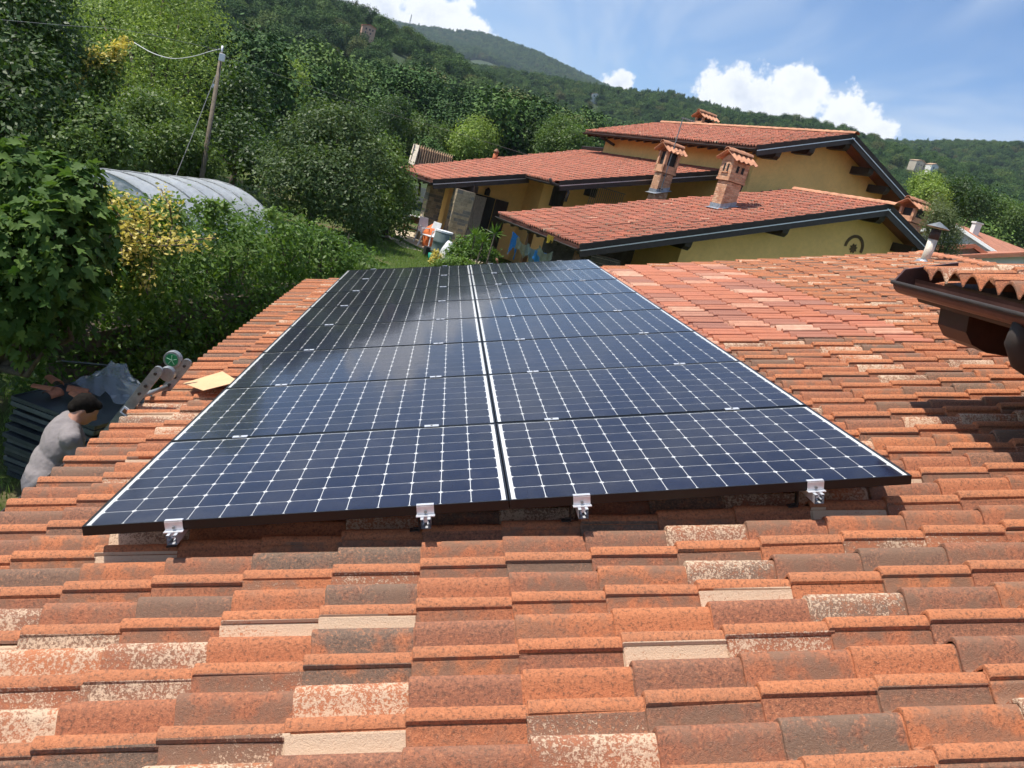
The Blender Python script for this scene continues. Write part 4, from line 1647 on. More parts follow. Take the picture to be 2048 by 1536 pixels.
# ---- chimneys
def chimney(foot, s, h1, h2, openings='arched', seed=60, buried=0.35):
    """brick shaft with a wider head under a little tiled gable roof"""
    c = foot - HZ * buried
    sh = masonry(c, s, s, h1 + buried, [M['brick'], M['brick dark'], M['brick pale']], 0.058, 0.155, 0.010, yh, 'bricks', seed)
    sh.name = 'chimney'
    top = foot + HZ * h1
    hw = s * 1.16
    b = MB(); b.box(top + HZ * 0.045, (hw + 0.03, hw + 0.03, 0.06), rot); b.build('corbel', M['brick'], sh)
    if openings == 'open':
        for sx in (-1, 1):
            for sy in (-1, 1):
                b = MB(); b.box(top + HZ * (0.075 + h2 / 2) + HE * sx * (hw / 2 - 0.05) + HA * sy * (hw / 2 - 0.05), (0.1, 0.1, h2 - 0.002), rot); b.build('post', M['brick'], sh)
        b = MB(); b.box(top + HZ * (0.075 + h2 * 0.15), (hw, hw, h2 * 0.3), rot); b.build('parapet', M['brick'], sh)
        b = MB(); b.box(top + HZ * (0.075 + h2 * 0.65), (hw * 0.72, hw * 0.72, h2 * 0.7), rot); b.build('flue', M['black void'], sh)  # black box in place of the shade inside the open head
    else:
        b = MB()
        hb = MB()
        n = max(3, int(h2 / 0.058))
        hb.box(top + HZ * (0.075 + h2 / 2), (hw - 0.015, hw - 0.015, h2), rot)
        hd = hb.build('head', M['mortar'], sh)
        zz = top.z + 0.075
        rg = random.Random(seed)
        ch = h2 / n
        for r in range(n):
            for side in range(4):
                for q in range(-2, 3):
                    m0 = q * 0.155 + (0.0775 if r % 2 else 0)
                    x0, x1 = max(m0 - 0.0775, -hw / 2), min(m0 + 0.0775, hw / 2)
                    if x1 - x0 < 0.02:
                        continue
                    mid, ln = (x0 + x1) / 2, x1 - x0 - 0.01
                    dd = (hw / 2 - 0.015)
                    p = {0: HE * mid - HA * dd, 2: HE * mid + HA * dd, 1: HA * mid + HE * dd, 3: HA * mid - HE * dd}[side]
                    b.cm = rg.randrange(3)
                    b.box(Vector((top.x, top.y, zz + ch * (r + 0.5))) + p, (ln, 0.03, ch - 0.01) if side % 2 == 0 else (0.03, ln, ch - 0.01), rot)
        b.build('head_bricks', [M['brick'], M['brick dark'], M['brick pale']], sh, kind='stuff')
        # gable ends under the cap
        for sgn in (-1, 1):
            b = MB()
            g = top + HZ * (0.075 + h2) + HE * sgn * (hw / 2 - 0.04)
            b.prism([g - HA * hw / 2, g + HA * hw / 2, g + HA * 0.06 + HZ * 0.14, g - HA * 0.06 + HZ * 0.14], HE * sgn * 0.04); b.build('gable', M['brick'], sh)
        # paired smoke openings, their inner shade put on as black boxes
        for q in (-0.09, 0.09):
            b = MB(); b.box(top + HZ * (0.075 + h2 * 0.58) - HE * (hw / 2 + 0.002) + HA * q, (0.012, 0.075, h2 * 0.42), rot); b.build('opening', M['black void'], sh)
            b = MB(); b.box(top + HZ * (0.075 + h2 * 0.58) - HA * (hw / 2 + 0.002) + HE * q, (0.085, 0.012, h2 * 0.36), rot); b.build('opening', M['black void'], sh)
        b = MB(); b.box(top + HZ * (0.075 + h2 * 0.32) - HE * (hw / 2 + 0.02), (0.05, 0.32, 0.035), rot); b.build('sill', M['brick'], sh)
    # tiled cap
    zc = top + HZ * (0.075 + h2 + 0.02)
    ov, rise, half = hw / 2 + 0.14, 0.24, hw / 2 + 0.17
    for sgn in (-1, 1):
        b = MB()
        nR = 5
        rows = []
        m_ = 40
        for f in (0.0, 1.0):
            line = []
            for i in range(m_ + 1):
                x = -ov + 2 * ov * i / m_
                bumpz = 0.045 * (0.5 + 0.5 * math.cos(2 * math.pi * nR * i / m_))
                line.append(zc + HE * x + HA * sgn * half * (1 - f) + HZ * (-0.03 + rise * f + bumpz))
            rows.append(line)
        V = rows[0] + rows[1]
        m1 = m_ + 1
        lo = [p - HZ * 0.02 for p in V]
        b.add(V + lo, [(i, i + 1, m1 + i + 1, m1 + i) for i in range(m_)] + [(2 * m1 + i, 2 * m1 + m1 + i, 2 * m1 + m1 + i + 1, 2 * m1 + i + 1) for i in range(m_)] + [(i, 2 * m1 + i, 2 * m1 + i + 1, i + 1) for i in range(m_)]
              + [(0, m1, 2 * m1 + m1, 2 * m1), (m_, 2 * m1 + m_, 2 * m1 + m1 + m_, m1 + m_)])
        b.build('cap_slope', rid2, sh, smooth=False)
    pv = Matrix.Identity(4)
    for i in range(4):
        o = bpy.data.objects.new('cap_ridge_tile', capb)
        COL.objects.link(o)
        o.parent = sh
        o.matrix_basis = Matrix.Translation(zc + HE * (-ov - 0.02 + i * (2 * ov - 0.38) / 3) + HZ * (rise - 0.02 + 0.012 * (i % 2))) @ Matrix.Rotation(PSI, 4, 'Z')
    return sh


simple('brick dark', (0.48, 0.235, 0.135), 0.85, 0.25, 14, 0.003, 120)
simple('brick pale', (0.66, 0.40, 0.25), 0.85, 0.2, 14, 0.003, 120)
fR = w2.P(*w2.px(1444, 414)); fL = w2.P(*w2.px(1317, 384))


def flashing(ch, foot, s):
    b = MB()
    V = []
    for (x, y) in ((-1, -1), (1, -1), (1, 1), (-1, 1)):
        for k_, (g, z) in enumerate(((0.10, 0.02), (0.012, 0.03), (0.012, 0.15))):
            p = foot + HE * x * (s / 2 + g) + HA * y * (s / 2 + g)
            zz = w2.A.z + (p - w2.A).dot(HE) * math.tan(w2.sl)
            V.append(Vector((p.x, p.y, zz + z)))
    F = []
    for i in range(4):
        j = (i + 1) % 4
        F += [(i * 3, j * 3, j * 3 + 1, i * 3 + 1), (i * 3 + 1, j * 3 + 1, j * 3 + 2, i * 3 + 2)]
    b.add(V, F); b.build('flashing', M['lead'], ch)


cR = chimney(fR, 0.50, 0.72, 0.52, 'arched', 60); flashing(cR, fR, 0.50)
cL = chimney(fL, 0.46, 0.62, 0.62, 'open', 61); flashing(cL, fL, 0.46)
f3 = w3.P(UR3, 0) + HA * 6.3 + HE * 0.5; f3 = hit(1407, 250, w3.P(UR3, 0) + HE * 0.7, HE)
chimney(Vector((f3.x, f3.y, f3.z - 0.25)), 0.55, 0.2, 0.22, 'open', 62)
f4 = at(1826, 430, 26.0)
chimney(f4 - HZ * 0.36, 0.54, 0.10, 0.36, 'open', 63, 0.9)
# terracotta flue on the rear roof
fp = w1.P(*w1.px(989, 318))
b = MB(); b.tube([fp - HZ * 0.2, fp + HZ * 0.24], 0.10, 12); fl = b.build('flue_pipe', simple('terracotta', (0.50, 0.15, 0.06), 0.8, 0.2, 10), yh, smooth=True)
b = MB(); b.tube([fp + HZ * 0.24, fp + HZ * 0.30], 0.07, 10); b.tube([fp + HZ * 0.29, fp + HZ * 0.33, fp + HZ * 0.44], [0.13, 0.12, 0.03], 12); b.build('flue_cap', M['brown wood'], fl, smooth=True)
# aerial strapped to the left chimney
m0, m1_ = fL - HA * 0.27 - HE * 0.10, None
b = MB()
top = m0 + HZ * 2.45
b.tube([m0 - HZ * 0.05, top], 0.018, 6)
an = b.build('aerial_mast', M['dull aluminium'], yh)
b = MB(); b.tube([top - HE * 0.05, top + HE * 0.45 + HZ * 0.0], 0.012, 5)
for i in range(6):
    p = top + HE * (0.02 + 0.08 * i)
    b.tube([p - HA * 0.16, p + HA * 0.16], 0.006, 4)
b.build('aerial', M['dull aluminium'], an)
b = MB()
for z in (0.1, 0.55): b.box(m0 + HZ * z + HA * 0.05, (0.12, 0.1, 0.04), rot)
b.build('bracket', M['dark metal'], an)

# ================================================================== trees, shrubs, hedge
def tube_limbs(b, base, lobes, r0, rng, fork=0.35):
    top = np.mean([np.array(l[0]) for l in lobes], axis=0)
    f = Vector(base) + (Vector(top) - Vector(base)) * fork
    f += Vector((rng.normal() * 0.1, rng.normal() * 0.1, 0))
    b.tube([base, (Vector(base) + f) / 2 + Vector((rng.normal() * .06, rng.normal() * .06, 0)), f], [r0, r0 * 0.85, r0 * 0.7], 8)
    for c, r in lobes:
        c = Vector(c)
        md = (f + c) / 2 + Vector((rng.normal() * .15, rng.normal() * .15, -0.1))
        b.tube([f - Vector((0, 0, 0.05)), md, c], [r0 * 0.5, r0 * 0.32, r0 * 0.12], 6)


def make_tree(name, label, lobes, leafmat, n_clumps, per, clump_r, size, seed, base=None, trunk_r=0.14, cat='tree', group=None, shell=(0.7, 1.05), aspect=0.5, extra=None, up=0.25):
    rng = np.random.default_rng(seed)
    cx = np.mean([l[0][0] for l in lobes]); cy = np.mean([l[0][1] for l in lobes])
    bz = gz(cx, cy)
    base = Vector(base) if base is not None else Vector((cx, cy, bz - 0.1))
    t = thing(name, label, cat, Matrix.Translation(base), group)
    b = MB()
    tube_limbs(b, base, lobes, trunk_r, rng)
    b.build('trunk', M['bark'], t, smooth=True)
    V, F, T = clumped(lobes, n_clumps, per, clump_r, size, rng, shell, up, aspect)
    np_mesh('crown', V, F, M[leafmat], t, attrs={'tint': T})
    return t, rng


def px_lobes(spec):
    """(px, py, depth, radius in px[, vertical factor]) -> lobes"""
    out = []
    for q in spec:
        x, y, D, r = q[:4]
        k_ = q[4] if len(q) > 4 else 1.0
        R_ = r * D / FPX
        out.append((tuple(at(x, y, D)), (R_, R_, R_ * k_)))
    return out


# big trees at the back left
make_tree('broadleaf_tree', 'tall dark green tree filling the far left behind the fig', px_lobes([(40, 60, 21, 110), (-40, 150, 20, 120), (70, 200, 20, 100), (10, 290, 19, 110), (120, 130, 22, 75), (-60, 20, 22, 120), (110, 290, 20, 70), (60, -40, 22, 90)]),
          'dark leaf', 1900, 12, 0.42, 0.15, 101, trunk_r=0.2, group='trees behind the garden')
make_tree('locust_tree', 'tall light green feathery tree left of the wooden pole', px_lobes([(250, 60, 31, 95), (360, 40, 31, 80), (420, 95, 31, 52), (300, 130, 30, 90), (200, 30, 32, 70), (390, 170, 30, 60), (330, -30, 32, 90), (260, 210, 29, 70), (340, 250, 29, 60)]),
          'locust leaf', 2300, 14, 0.55, 0.13, 102, trunk_r=0.22, group='trees behind the garden', aspect=0.35)
make_tree('broadleaf_tree', 'mid green tree between the pole and the pear tree', px_lobes([(480, 200, 30, 48), (470, 290, 28, 55), (520, 330, 27, 42), (430, 250, 31, 42), (505, 255, 30, 40)]),
          'dark leaf', 900, 12, 0.45, 0.15, 103, group='trees behind the garden')
make_tree('broadleaf_tree', 'shaded green tree below the feathery tree', px_lobes([(300, 250, 26, 60), (350, 300, 25, 50), (260, 310, 24, 48), (400, 330, 26, 36)]),
          'mid leaf', 1100, 12, 0.40, 0.13, 104, group='trees behind the garden')
make_tree('leafy_shrub', 'light green leafy shrub left above the plastic tunnel', px_lobes([(190, 270, 20, 52), (150, 305, 19, 42), (225, 300, 20, 38), (130, 260, 20, 36)]),
          'mid leaf', 700, 12, 0.30, 0.13, 105, cat='shrub', trunk_r=0.07)
t, rng = make_tree('sapling', 'slim young tree with yellow upper leaves before the feathery tree', px_lobes([(200, 180, 22, 26, 1.6), (225, 140, 22, 18, 1.5), (180, 230, 22, 24, 1.3), (190, 130, 22, 13, 2.0)]),
                   'mid leaf', 260, 10, 0.24, 0.12, 106, trunk_r=0.06)
V, F, T = clumped(px_lobes([(190, 125, 21.9, 14, 2.2), (228, 120, 21.9, 14, 2.0), (165, 170, 21.9, 9, 1.6), (248, 85, 22, 8, 1.6)]), 110, 8, 0.18, 0.12, rng)
np_mesh('yellow_tips', V, F, M['yellow leaf'], t, attrs={'tint': T})
make_tree('pear_tree', 'rounded grey-green fruit tree between the tunnel and the yellow house', px_lobes([(620, 300, 24, 66), (680, 270, 24, 56), (590, 370, 23, 60), (660, 370, 23, 68), (720, 330, 24, 55), (640, 250, 25, 40), (560, 330, 24, 36), (700, 410, 23, 45)]),
          'pear leaf', 2000, 12, 0.34, 0.115, 107, group='fruit trees in the garden')
make_tree('pear_tree', 'darker fruit tree just left of the porch', px_lobes([(770, 360, 27, 52), (740, 420, 26, 44), (800, 400, 29, 34), (770, 310, 28, 34), (790, 440, 27, 30), (730, 470, 25, 30)]),
          'mid leaf', 1200, 12, 0.32, 0.12, 108, group='fruit trees in the garden')
# trees in the valley behind
VT = [('round light yellow-green tree beyond the pole and the pear tree', [(545, 185, 52, 42), (580, 160, 54, 30), (520, 220, 50, 34), (575, 215, 52, 34)], 'locust leaf'),
      ('dark tree beside the pale tower', [(690, 200, 70, 34), (720, 230, 66, 30), (665, 235, 68, 30)], 'dark leaf'),
      ('olive-brown tree left of the small white gabled house', [(883, 235, 80, 22), (872, 262, 78, 22), (895, 260, 78, 18)], 'olive leaf'),
      ('bushy green tree behind the old barn', [(850, 280, 62, 30), (885, 285, 60, 26), (825, 262, 64, 26)], 'mid leaf'),
      ('bright green round tree above the rear roof', [(955, 280, 60, 36), (985, 262, 62, 28), (930, 290, 58, 26)], 'locust leaf'),
      ('dark green tree above the middle of the rear roof', [(1040, 262, 64, 30), (1070, 280, 62, 26)], 'dark leaf'),
      ('green tree left of the upper roof corner', [(1120, 275, 58, 32), (1150, 290, 56, 26), (1100, 290, 57, 24)], 'mid leaf'),
      ('tall dark tree behind the pear tree', [(770, 250, 58, 34), (790, 225, 60, 26), (745, 270, 56, 28)], 'dark leaf'),
      ('dark tree right of the upper gable', [(1920, 395, 62, 34), (1955, 410, 60, 26), (1890, 385, 64, 26)], 'dark leaf'),
      ('mid green tree above the terracotta house at the right edge', [(2000, 430, 70, 30), (2040, 445, 68, 30)], 'mid leaf'),
      ('small green tree at the right of the lowest gable', [(1860, 400, 60, 26), (1850, 375, 62, 22)], 'locust leaf')]
for i, (lab, sp, mt_) in enumerate(VT):
    make_tree('valley_tree', lab, px_lobes(sp), mt_, 1100, 12, 0.62, 0.17, 130 + i, group='trees in the valley', trunk_r=0.25)
make_tree('olive_tree', 'pale feathery bush between the lowest gable and the vent pipe', px_lobes([(1880, 440, 24, 26), (1893, 465, 24, 24), (1868, 470, 24, 20), (1900, 488, 24, 20), (1872, 410, 24.5, 14)]),
          'olive leaf', 700, 12, 0.22, 0.10, 150, base=at(1885, 520, 24) - Vector((0, 0, 2)), aspect=0.22, cat='bush')


t, rng = make_tree('shade_tree', 'added broadleaf tree left of the fig, shading the yard from outside the picture', [((-6.2, 6.2, 1.9), 1.5), ((-5.4, 7.2, 1.6), 1.1), ((-6.9, 5.2, 1.8), 1.2), ((-5.6, 5.2, 2.3), 1.0), ((-6.0, 7.6, 2.4), 1.1)], 'mid leaf', 900, 10, 0.4, 0.14, 160)  # unseen tree, put in for the shade it throws on the yard


# fig tree close by, with large lobed leaves
def fig():
    rng = np.random.default_rng(21)
    lobes = px_lobes([(60, 380, 7.6, 80), (140, 400, 7.4, 62), (-20, 430, 7.6, 95), (110, 470, 7.2, 80), (30, 510, 7.2, 85), (180, 480, 7.6, 40), (120, 560, 7.2, 62), (20, 600, 7.3, 75), (60, 655, 7.4, 40), (-50, 540, 7.4, 80), (205, 545, 7.9, 30), (110, 620, 7.5, 36), (-120, 420, 8.4, 120), (-160, 560, 8.0, 120), (-40, 660, 8.2, 60), (150, 640, 8.0, 32), (170, 585, 7.8, 34), (165, 345, 7.5, 24), (190, 370, 7.5, 20), (205, 430, 7.4, 24), (222, 470, 7.5, 18), (100, 325, 7.5, 22), (20, 320, 7.6, 30), (195, 510, 7.5, 26), (40, 690, 7.4, 26), (95, 690, 7.5, 20)])
    base = Vector((-3.2, 5.2, gz(-3.2, 5.2) - 0.1))
    t = thing('fig_tree', 'fig tree with large lobed leaves at the left edge', 'tree', Matrix.Translation(base))
    b = MB()
    tube_limbs(b, base, lobes, 0.09, rng, 0.45)
    b.build('trunk', M['bark'], t, smooth=True)
    # lobed outline of a fig leaf, base at the origin, tip along +y
    half = [(0.0, 0.0), (0.16, -0.06), (0.36, 0.02), (0.42, 0.20), (0.30, 0.32), (0.22, 0.36), (0.40, 0.52), (0.44, 0.70), (0.28, 0.70), (0.16, 0.60), (0.14, 0.78), (0.07, 0.93), (0.0, 1.0)]
    out = [(x, y) for x, y in half] + [(-x, y) for x, y in reversed(half[1:-1])]
    out = np.array(out)
    nv = len(out)
    ctr = np.array([(0.0, 0.42)])
    L = np.array([l[0] for l in lobes]); R_ = np.array([l[1] for l in lobes])
    n = 5600
    pick = rng.choice(len(lobes), n, p=(R_[:, 0] ** 2) / (R_[:, 0] ** 2).sum())
    d = sphere_dirs(n, rng, 0.2)
    P = L[pick] + d * R_[pick] * rng.uniform(0.45, 1.3, (n, 1))
    N = d * 0.6 + np.array((0, 0, 0.75)) + rng.normal(size=(n, 3)) * 0.42
    N /= np.linalg.norm(N, axis=1, keepdims=True)
    tdir = d * 0.8 + np.array((0, 0, -0.5)) + rng.normal(size=(n, 3)) * 0.5
    tdir -= N * (tdir * N).sum(1, keepdims=True)
    tdir /= np.linalg.norm(tdir, axis=1, keepdims=True)
    bdir = np.cross(tdir, N)
    s = rng.uniform(0.055, 0.16, (n, 1, 1))
    pts = np.vstack([ctr, out])
    w = pts[:, 0][None, :, None]; l = pts[:, 1][None, :, None]
    cup = (np.abs(pts[:, 0]) * 0.28 - 0.25 * pts[:, 1] ** 2)[None, :, None]
    V = P[:, None, :] + s * (bdir[:, None, :] * w + tdir[:, None, :] * l + N[:, None, :] * cup)
    tri = np.array([(0, 1 + i, 1 + (i + 1) % nv) for i in range(nv)])
    F = (tri[None] + (np.arange(n) * (nv + 1))[:, None, None]).reshape(-1, 3)
    tint = np.repeat(np.clip(rng.normal(0.5, 0.28, n), 0, 1), nv + 1)
    np_mesh('crown', V.reshape(-1, 3), F, M['fig leaf'], t, attrs={'tint': tint}, smooth=True)


fig()


# clipped laurel hedge that bends along the garden
def hedge():
    rng = np.random.default_rng(31)
    line = [Vector(p) for p in ((-2.75, 6.6, 0), (-2.35, 8.2, 0), (-1.75, 10.0, 0), (-1.15, 11.5, 0), (-0.75, 12.4, 0), (-0.45, 13.1, 0))]
    tops = [-0.44, -0.26, -0.14, -0.16, -0.28, -0.58]
    t = thing('hedge', 'dense glossy green laurel hedge beyond the left eave', 'hedge', Matrix.Translation((-1.7, 10, gz(-1.7, 10))))
    lobes = []
    for i in range(len(line) - 1):
        for q in range(5):
            f = q / 5
            p = line[i].lerp(line[i + 1], f)
            tp = tops[i] * (1 - f) + tops[i + 1] * f
            g = gz(p.x, p.y)
            for s in range(3):
                zc = g + (tp - g) * (0.2 + 0.34 * s)
                lobes.append(((p.x + rng.normal() * 0.16, p.y + rng.normal() * 0.12, zc + rng.normal() * 0.06), (0.66, 0.6, (tp - g) * 0.30)))
    V, F, T = clumped(lobes, 9000, 9, 0.15, 0.085, rng, (0.70, 1.1), 0.15, 0.45)
    np_mesh('foliage', V, F, M['hedge leaf'], t, attrs={'tint': T})
    b = MB()
    for i in range(24):
        f = i / 24 * (len(line) - 1)
        p = line[int(f)].lerp(line[int(f) + 1], f % 1)
        g = gz(p.x, p.y)
        b.tube([(p.x, p.y, g - 0.05), (p.x + rng.normal() * .1, p.y + rng.normal() * .1, g + 0.8), (p.x + rng.normal() * .2, p.y + rng.normal() * .2, g + 1.7)], [0.03, 0.022, 0.01], 5)
    b.build('stems', M['bark'], t, kind='stuff')
    # solid bark-coloured blocks added inside so that no light leaks through
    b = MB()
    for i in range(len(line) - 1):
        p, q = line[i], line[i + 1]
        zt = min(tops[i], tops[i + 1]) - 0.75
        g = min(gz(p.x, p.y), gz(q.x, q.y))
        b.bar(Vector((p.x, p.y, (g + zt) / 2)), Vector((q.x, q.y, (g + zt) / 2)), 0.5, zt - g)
    b.build('inner_light_block', M['bark'], t)
    # a few shoots standing up
    V, F, T = clumped(px_lobes([(420, 428, 11.5, 12, 2.2), (398, 418, 11.6, 8, 2.0), (448, 424, 11.8, 9, 2.0), (540, 430, 13, 10, 1.3)]), 90, 7, 0.10, 0.085, rng)
    np_mesh('shoots', V, F, M['bright leaf'], t, attrs={'tint': T}, kind='stuff')


hedge()


def yellow_shrub():
    rng = np.random.default_rng(41)
    base = at(300, 560, 9.3); base.z = gz(base.x, base.y)
    t = thing('yellow_shrub', 'shrub with arching sprays of yellow leaves between the fig and the hedge', 'shrub', Matrix.Translation(base))
    lob = px_lobes([(250, 450, 9.3, 48), (300, 480, 9.3, 50), (240, 520, 9.1, 48), (330, 440, 9.6, 40), (290, 545, 9.0, 36), (210, 420, 9.2, 30)])
    V, F, T = clumped(lob, 620, 9, 0.15, 0.075, rng)
    np_mesh('green_leaves', V, F, M['bright leaf'], t, attrs={'tint': T})
    b = MB()
    P = []
    for sp in ([(245, 520), (240, 470), (225, 410), (212, 380)], [(330, 500), (345, 450), (338, 410), (322, 378)], [(210, 400), (235, 425), (262, 470), (275, 520), (296, 590)], [(225, 440), (290, 468), (350, 482), (430, 476)],
               [(260, 480), (310, 492), (360, 490), (400, 488)], [(255, 500), (272, 540), (284, 575)], [(275, 450), (262, 415), (252, 395)], [(300, 460), (300, 430), (290, 405)], [(205, 440), (222, 470), (215, 520), (228, 560)], [(240, 430), (280, 440), (315, 430)], [(250, 460), (280, 480), (305, 520), (298, 560)]):
        pts = [at(x, y, 8.75 + rng.normal() * 0.15) for x, y in sp]
        b.tube(pts, 0.008, 5)
        for i in range(len(pts) - 1):
            for q in range(46):
                f = rng.uniform(0, 1)
                P.append(np.array(pts[i].lerp(pts[i + 1], f)) + rng.normal(size=3) * 0.055)
    b.build('stems', M['bark'], t, kind='stuff')
    P = np.array(P)
    N = np.array((0.0, -0.3, 0.8)) + rng.normal(size=P.shape) * 0.6
    V, F = leaf_blades(P, N, rng.uniform(0.035, 0.072, len(P)), rng, 0.55)
    np_mesh('yellow_leaves', V, F, M['yellow leaf'], t, attrs={'tint': np.repeat(rng.uniform(0, 1, len(P)), 4)})


yellow_shrub()


def shrub(name, label, spec, mat, n, per, cr, size, seed, cat='shrub', aspect=0.45, group=None):
    return make_tree(name, label, px_lobes(spec), mat, n, per, cr, size, seed, trunk_r=0.04, cat=cat, aspect=aspect, group=group)


shrub('garden_shrub', 'round glossy shrub in front of the curtained door', [(925, 498, 23.5, 24), (955, 490, 23.5, 24), (945, 515, 23, 26), (905, 515, 23, 18), (980, 515, 23, 18)], 'hedge leaf', 420, 9, 0.13, 0.10, 201)
shrub('low_shrub', 'low yellowish shrub below the white sack', [(905, 528, 22, 16), (930, 532, 22, 16), (880, 530, 22, 12)], 'bright leaf', 160, 9, 0.10, 0.08, 202)
shrub('flower_clump', 'reddish potted flowers beside the white sack', [(873, 512, 24, 9, 1.2), (868, 522, 24, 8)], 'yellow leaf', 60, 8, 0.08, 0.08, 203, 'plant')


def yucca(x, y, x1, y1, D, label, seed):
    rng = np.random.default_rng(seed)
    a, c = at(x, y, D), at(x1, y1, D)
    t = thing('yucca', label, 'plant', Matrix.Translation(Vector((a.x, a.y, gz(a.x, a.y)))), 'spiky plants by the house')
    b = MB(); b.tube([Vector((a.x, a.y, gz(a.x, a.y) - .05)), a, c], [0.03, 0.025, 0.02], 6); b.build('stem', M['bark'], t)
    d = sphere_dirs(46, rng, 0.7)
    l = rng.uniform(0.25, 0.4, (46, 1))
    N = np.cross(d, rng.normal(size=d.shape)); N /= np.linalg.norm(N, axis=1, keepdims=True)
    bw = np.cross(d, N) * 0.018
    o_ = np.array(c)
    V = np.stack([o_ + d * 0.02, o_ + d * l * 0.4 + bw, o_ + d * l, o_ + d * l * 0.4 - bw], 1)
    np_mesh('leaves', V.reshape(-1, 3), np.arange(46 * 4).reshape(-1, 4), M['hedge leaf'], t, attrs={'tint': np.repeat(rng.uniform(0, 1, 46), 4)})


yucca(955, 520, 966, 485, 22.6, 'spiky plant before the door, middle of the three', 1)
yucca(940, 525, 950, 472, 22.8, 'spiky plant before the door, leftmost of the three', 2)
yucca(975, 520, 990, 468, 22.4, 'spiky plant against the yellow wall corner, rightmost of the three', 3)

# long grass tufts round the lawn edge and the dark yard
def grass():
    rng = np.random.default_rng(51)
    P = []
    for _ in range(26000):
        if rng.uniform() < 0.45:
            x, y = rng.uniform(-6, -0.9), rng.uniform(2, 9)
        else:
            x, y = rng.uniform(-2.0, 4.0), rng.uniform(14, 25)
        P.append((x, y, gz(x, y) + 0.02))
    P = np.array(P)
    n = len(P)
    h = rng.uniform(0.04, 0.12, (n, 1))
    lean = rng.normal(size=(n, 3)) * 0.35; lean[:, 2] = 1
    side = rng.normal(size=(n, 3)); side[:, 2] = 0
    side /= np.linalg.norm(side, axis=1, keepdims=True)
    V = np.stack([P - side * 0.006, P + side * 0.006, P + lean * h], 1)
    o = np_mesh('grass', V.reshape(-1, 3), np.arange(n * 3).reshape(-1, 3), M['bright leaf'], attrs={'tint': np.repeat(rng.uniform(0, 0.7, n), 3)})
    tag(o, 'short green grass of the lawn and the shaded yard', 'grass', kind='stuff')


grass()

# ================================================================== tunnel, pole, wires
def tunnel():
    c0, c1 = at(200, 360, 17.0), at(448, 350, 21.8)
    ax = Vector((c1.x - c0.x, c1.y - c0.y, 0)); Lx = ax.length; ax.normalize()
    sd = Vector((ax.y, -ax.x, 0))                      # towards the viewer's right
    zt = (c0.z + c1.z) / 2
    hw, h = 1.95, 1.85
    t = thing('plastic_tunnel', 'low garden tunnel of grey translucent plastic film on hoops', 'greenhouse', Matrix.Translation((c0.x, c0.y, zt - h)))
    rng = np.random.default_rng(8)
    n, m_ = 34, 26
    V = []
    for i in range(n + 1):
        f = i / n
        o = Vector((c0.x, c0.y, 0)) + ax * (Lx * f)
        hoop = abs(math.sin(f * math.pi * 6))
        for j in range(m_ + 1):
            a = math.pi * j / m_
            r = 1 - 0.022 * hoop + rng.normal() * 0.004
            V.append(o + sd * (-hw * math.cos(a) * r) + Vector((0, 0, zt - h + h * (max(0.0, math.sin(a)) ** 0.75) * r)))
    F = np.array([(i * (m_ + 1) + j, i * (m_ + 1) + j + 1, (i + 1) * (m_ + 1) + j + 1, (i + 1) * (m_ + 1) + j) for i in range(n) for j in range(m_)])
    np_mesh('film', np.array([tuple(v) for v in V]), F, M['greenhouse film'], t, smooth=True)
    for i in range(7):
        o = Vector((c0.x, c0.y, 0)) + ax * (Lx * i / 6)
        b = MB()
        b.tube([o + sd * (-hw * 1.003 * math.cos(a)) + Vector((0, 0, zt - h + h * 1.003 * max(0.0, math.sin(a)) ** 0.75)) for a in np.linspace(0.02, math.pi - 0.02, 18)], 0.016, 6)
        b.build('hoop', M['dull aluminium'], t)
    # loose flap hanging over the near end
    V = []
    for i in range(13):
        a = math.pi * (0.15 + 0.75 * i / 12)
        p = Vector((c0.x, c0.y, 0)) + sd * (-hw * math.cos(a)) + Vector((0, 0, zt - h + h * max(0.0, math.sin(a)) ** 0.75))
        dr = 0.30 + 0.22 * math.sin(i * 1.9) ** 2
        V += [p, p - ax * (0.05 + 0.05 * math.sin(i * 2.3)) - Vector((0, 0, dr * 0.5)), p - ax * 0.02 - Vector((0, 0, dr))]
    b = MB(); b.add(V, [(i * 3 + q, i * 3 + q + 1, i * 3 + q + 4, i * 3 + q + 3) for i in range(12) for q in range(2)]); b.build('end_flap', M['greenhouse film'], t, smooth=True)


tunnel()


def pole():
    top, low = at(443, 106, 25), at(405, 345, 25)
    d = (top - low).normalized()
    g = low + d * ((-1.9 - low.z) / d.z)
    t = thing('utility_pole', 'leaning wooden pole with a white box near its top', 'pole', Matrix.Translation(g))
    b = MB(); b.tube([g, low, top], [0.085, 0.078, 0.055], 12); b.build('shaft', M['pole wood'], t, smooth=True)
    b = MB(); p = at(444, 115, 24.85); b.box(p, (0.16, 0.12, 0.22)); b.build('junction_box', M['white plastic'], t, bevel=0.01)
    b = MB(); b.tube([top, top + d * 0.22], 0.03, 8); b.build('pin', M['white plastic'], t, smooth=True)
    b = MB(); b.tube([at(432, 150, 24.9), at(393, 250, 24.4), at(350, 356, 23.9), at(345, 372, 23.9)], 0.012, 5); b.build('guy_wire', M['wire'], t)
    b = MB(); b.tube([at(427, 168, 24.85), at(424, 175, 24.85)], 0.035, 6); b.build('insulator', M['white plastic'], t)


pole()


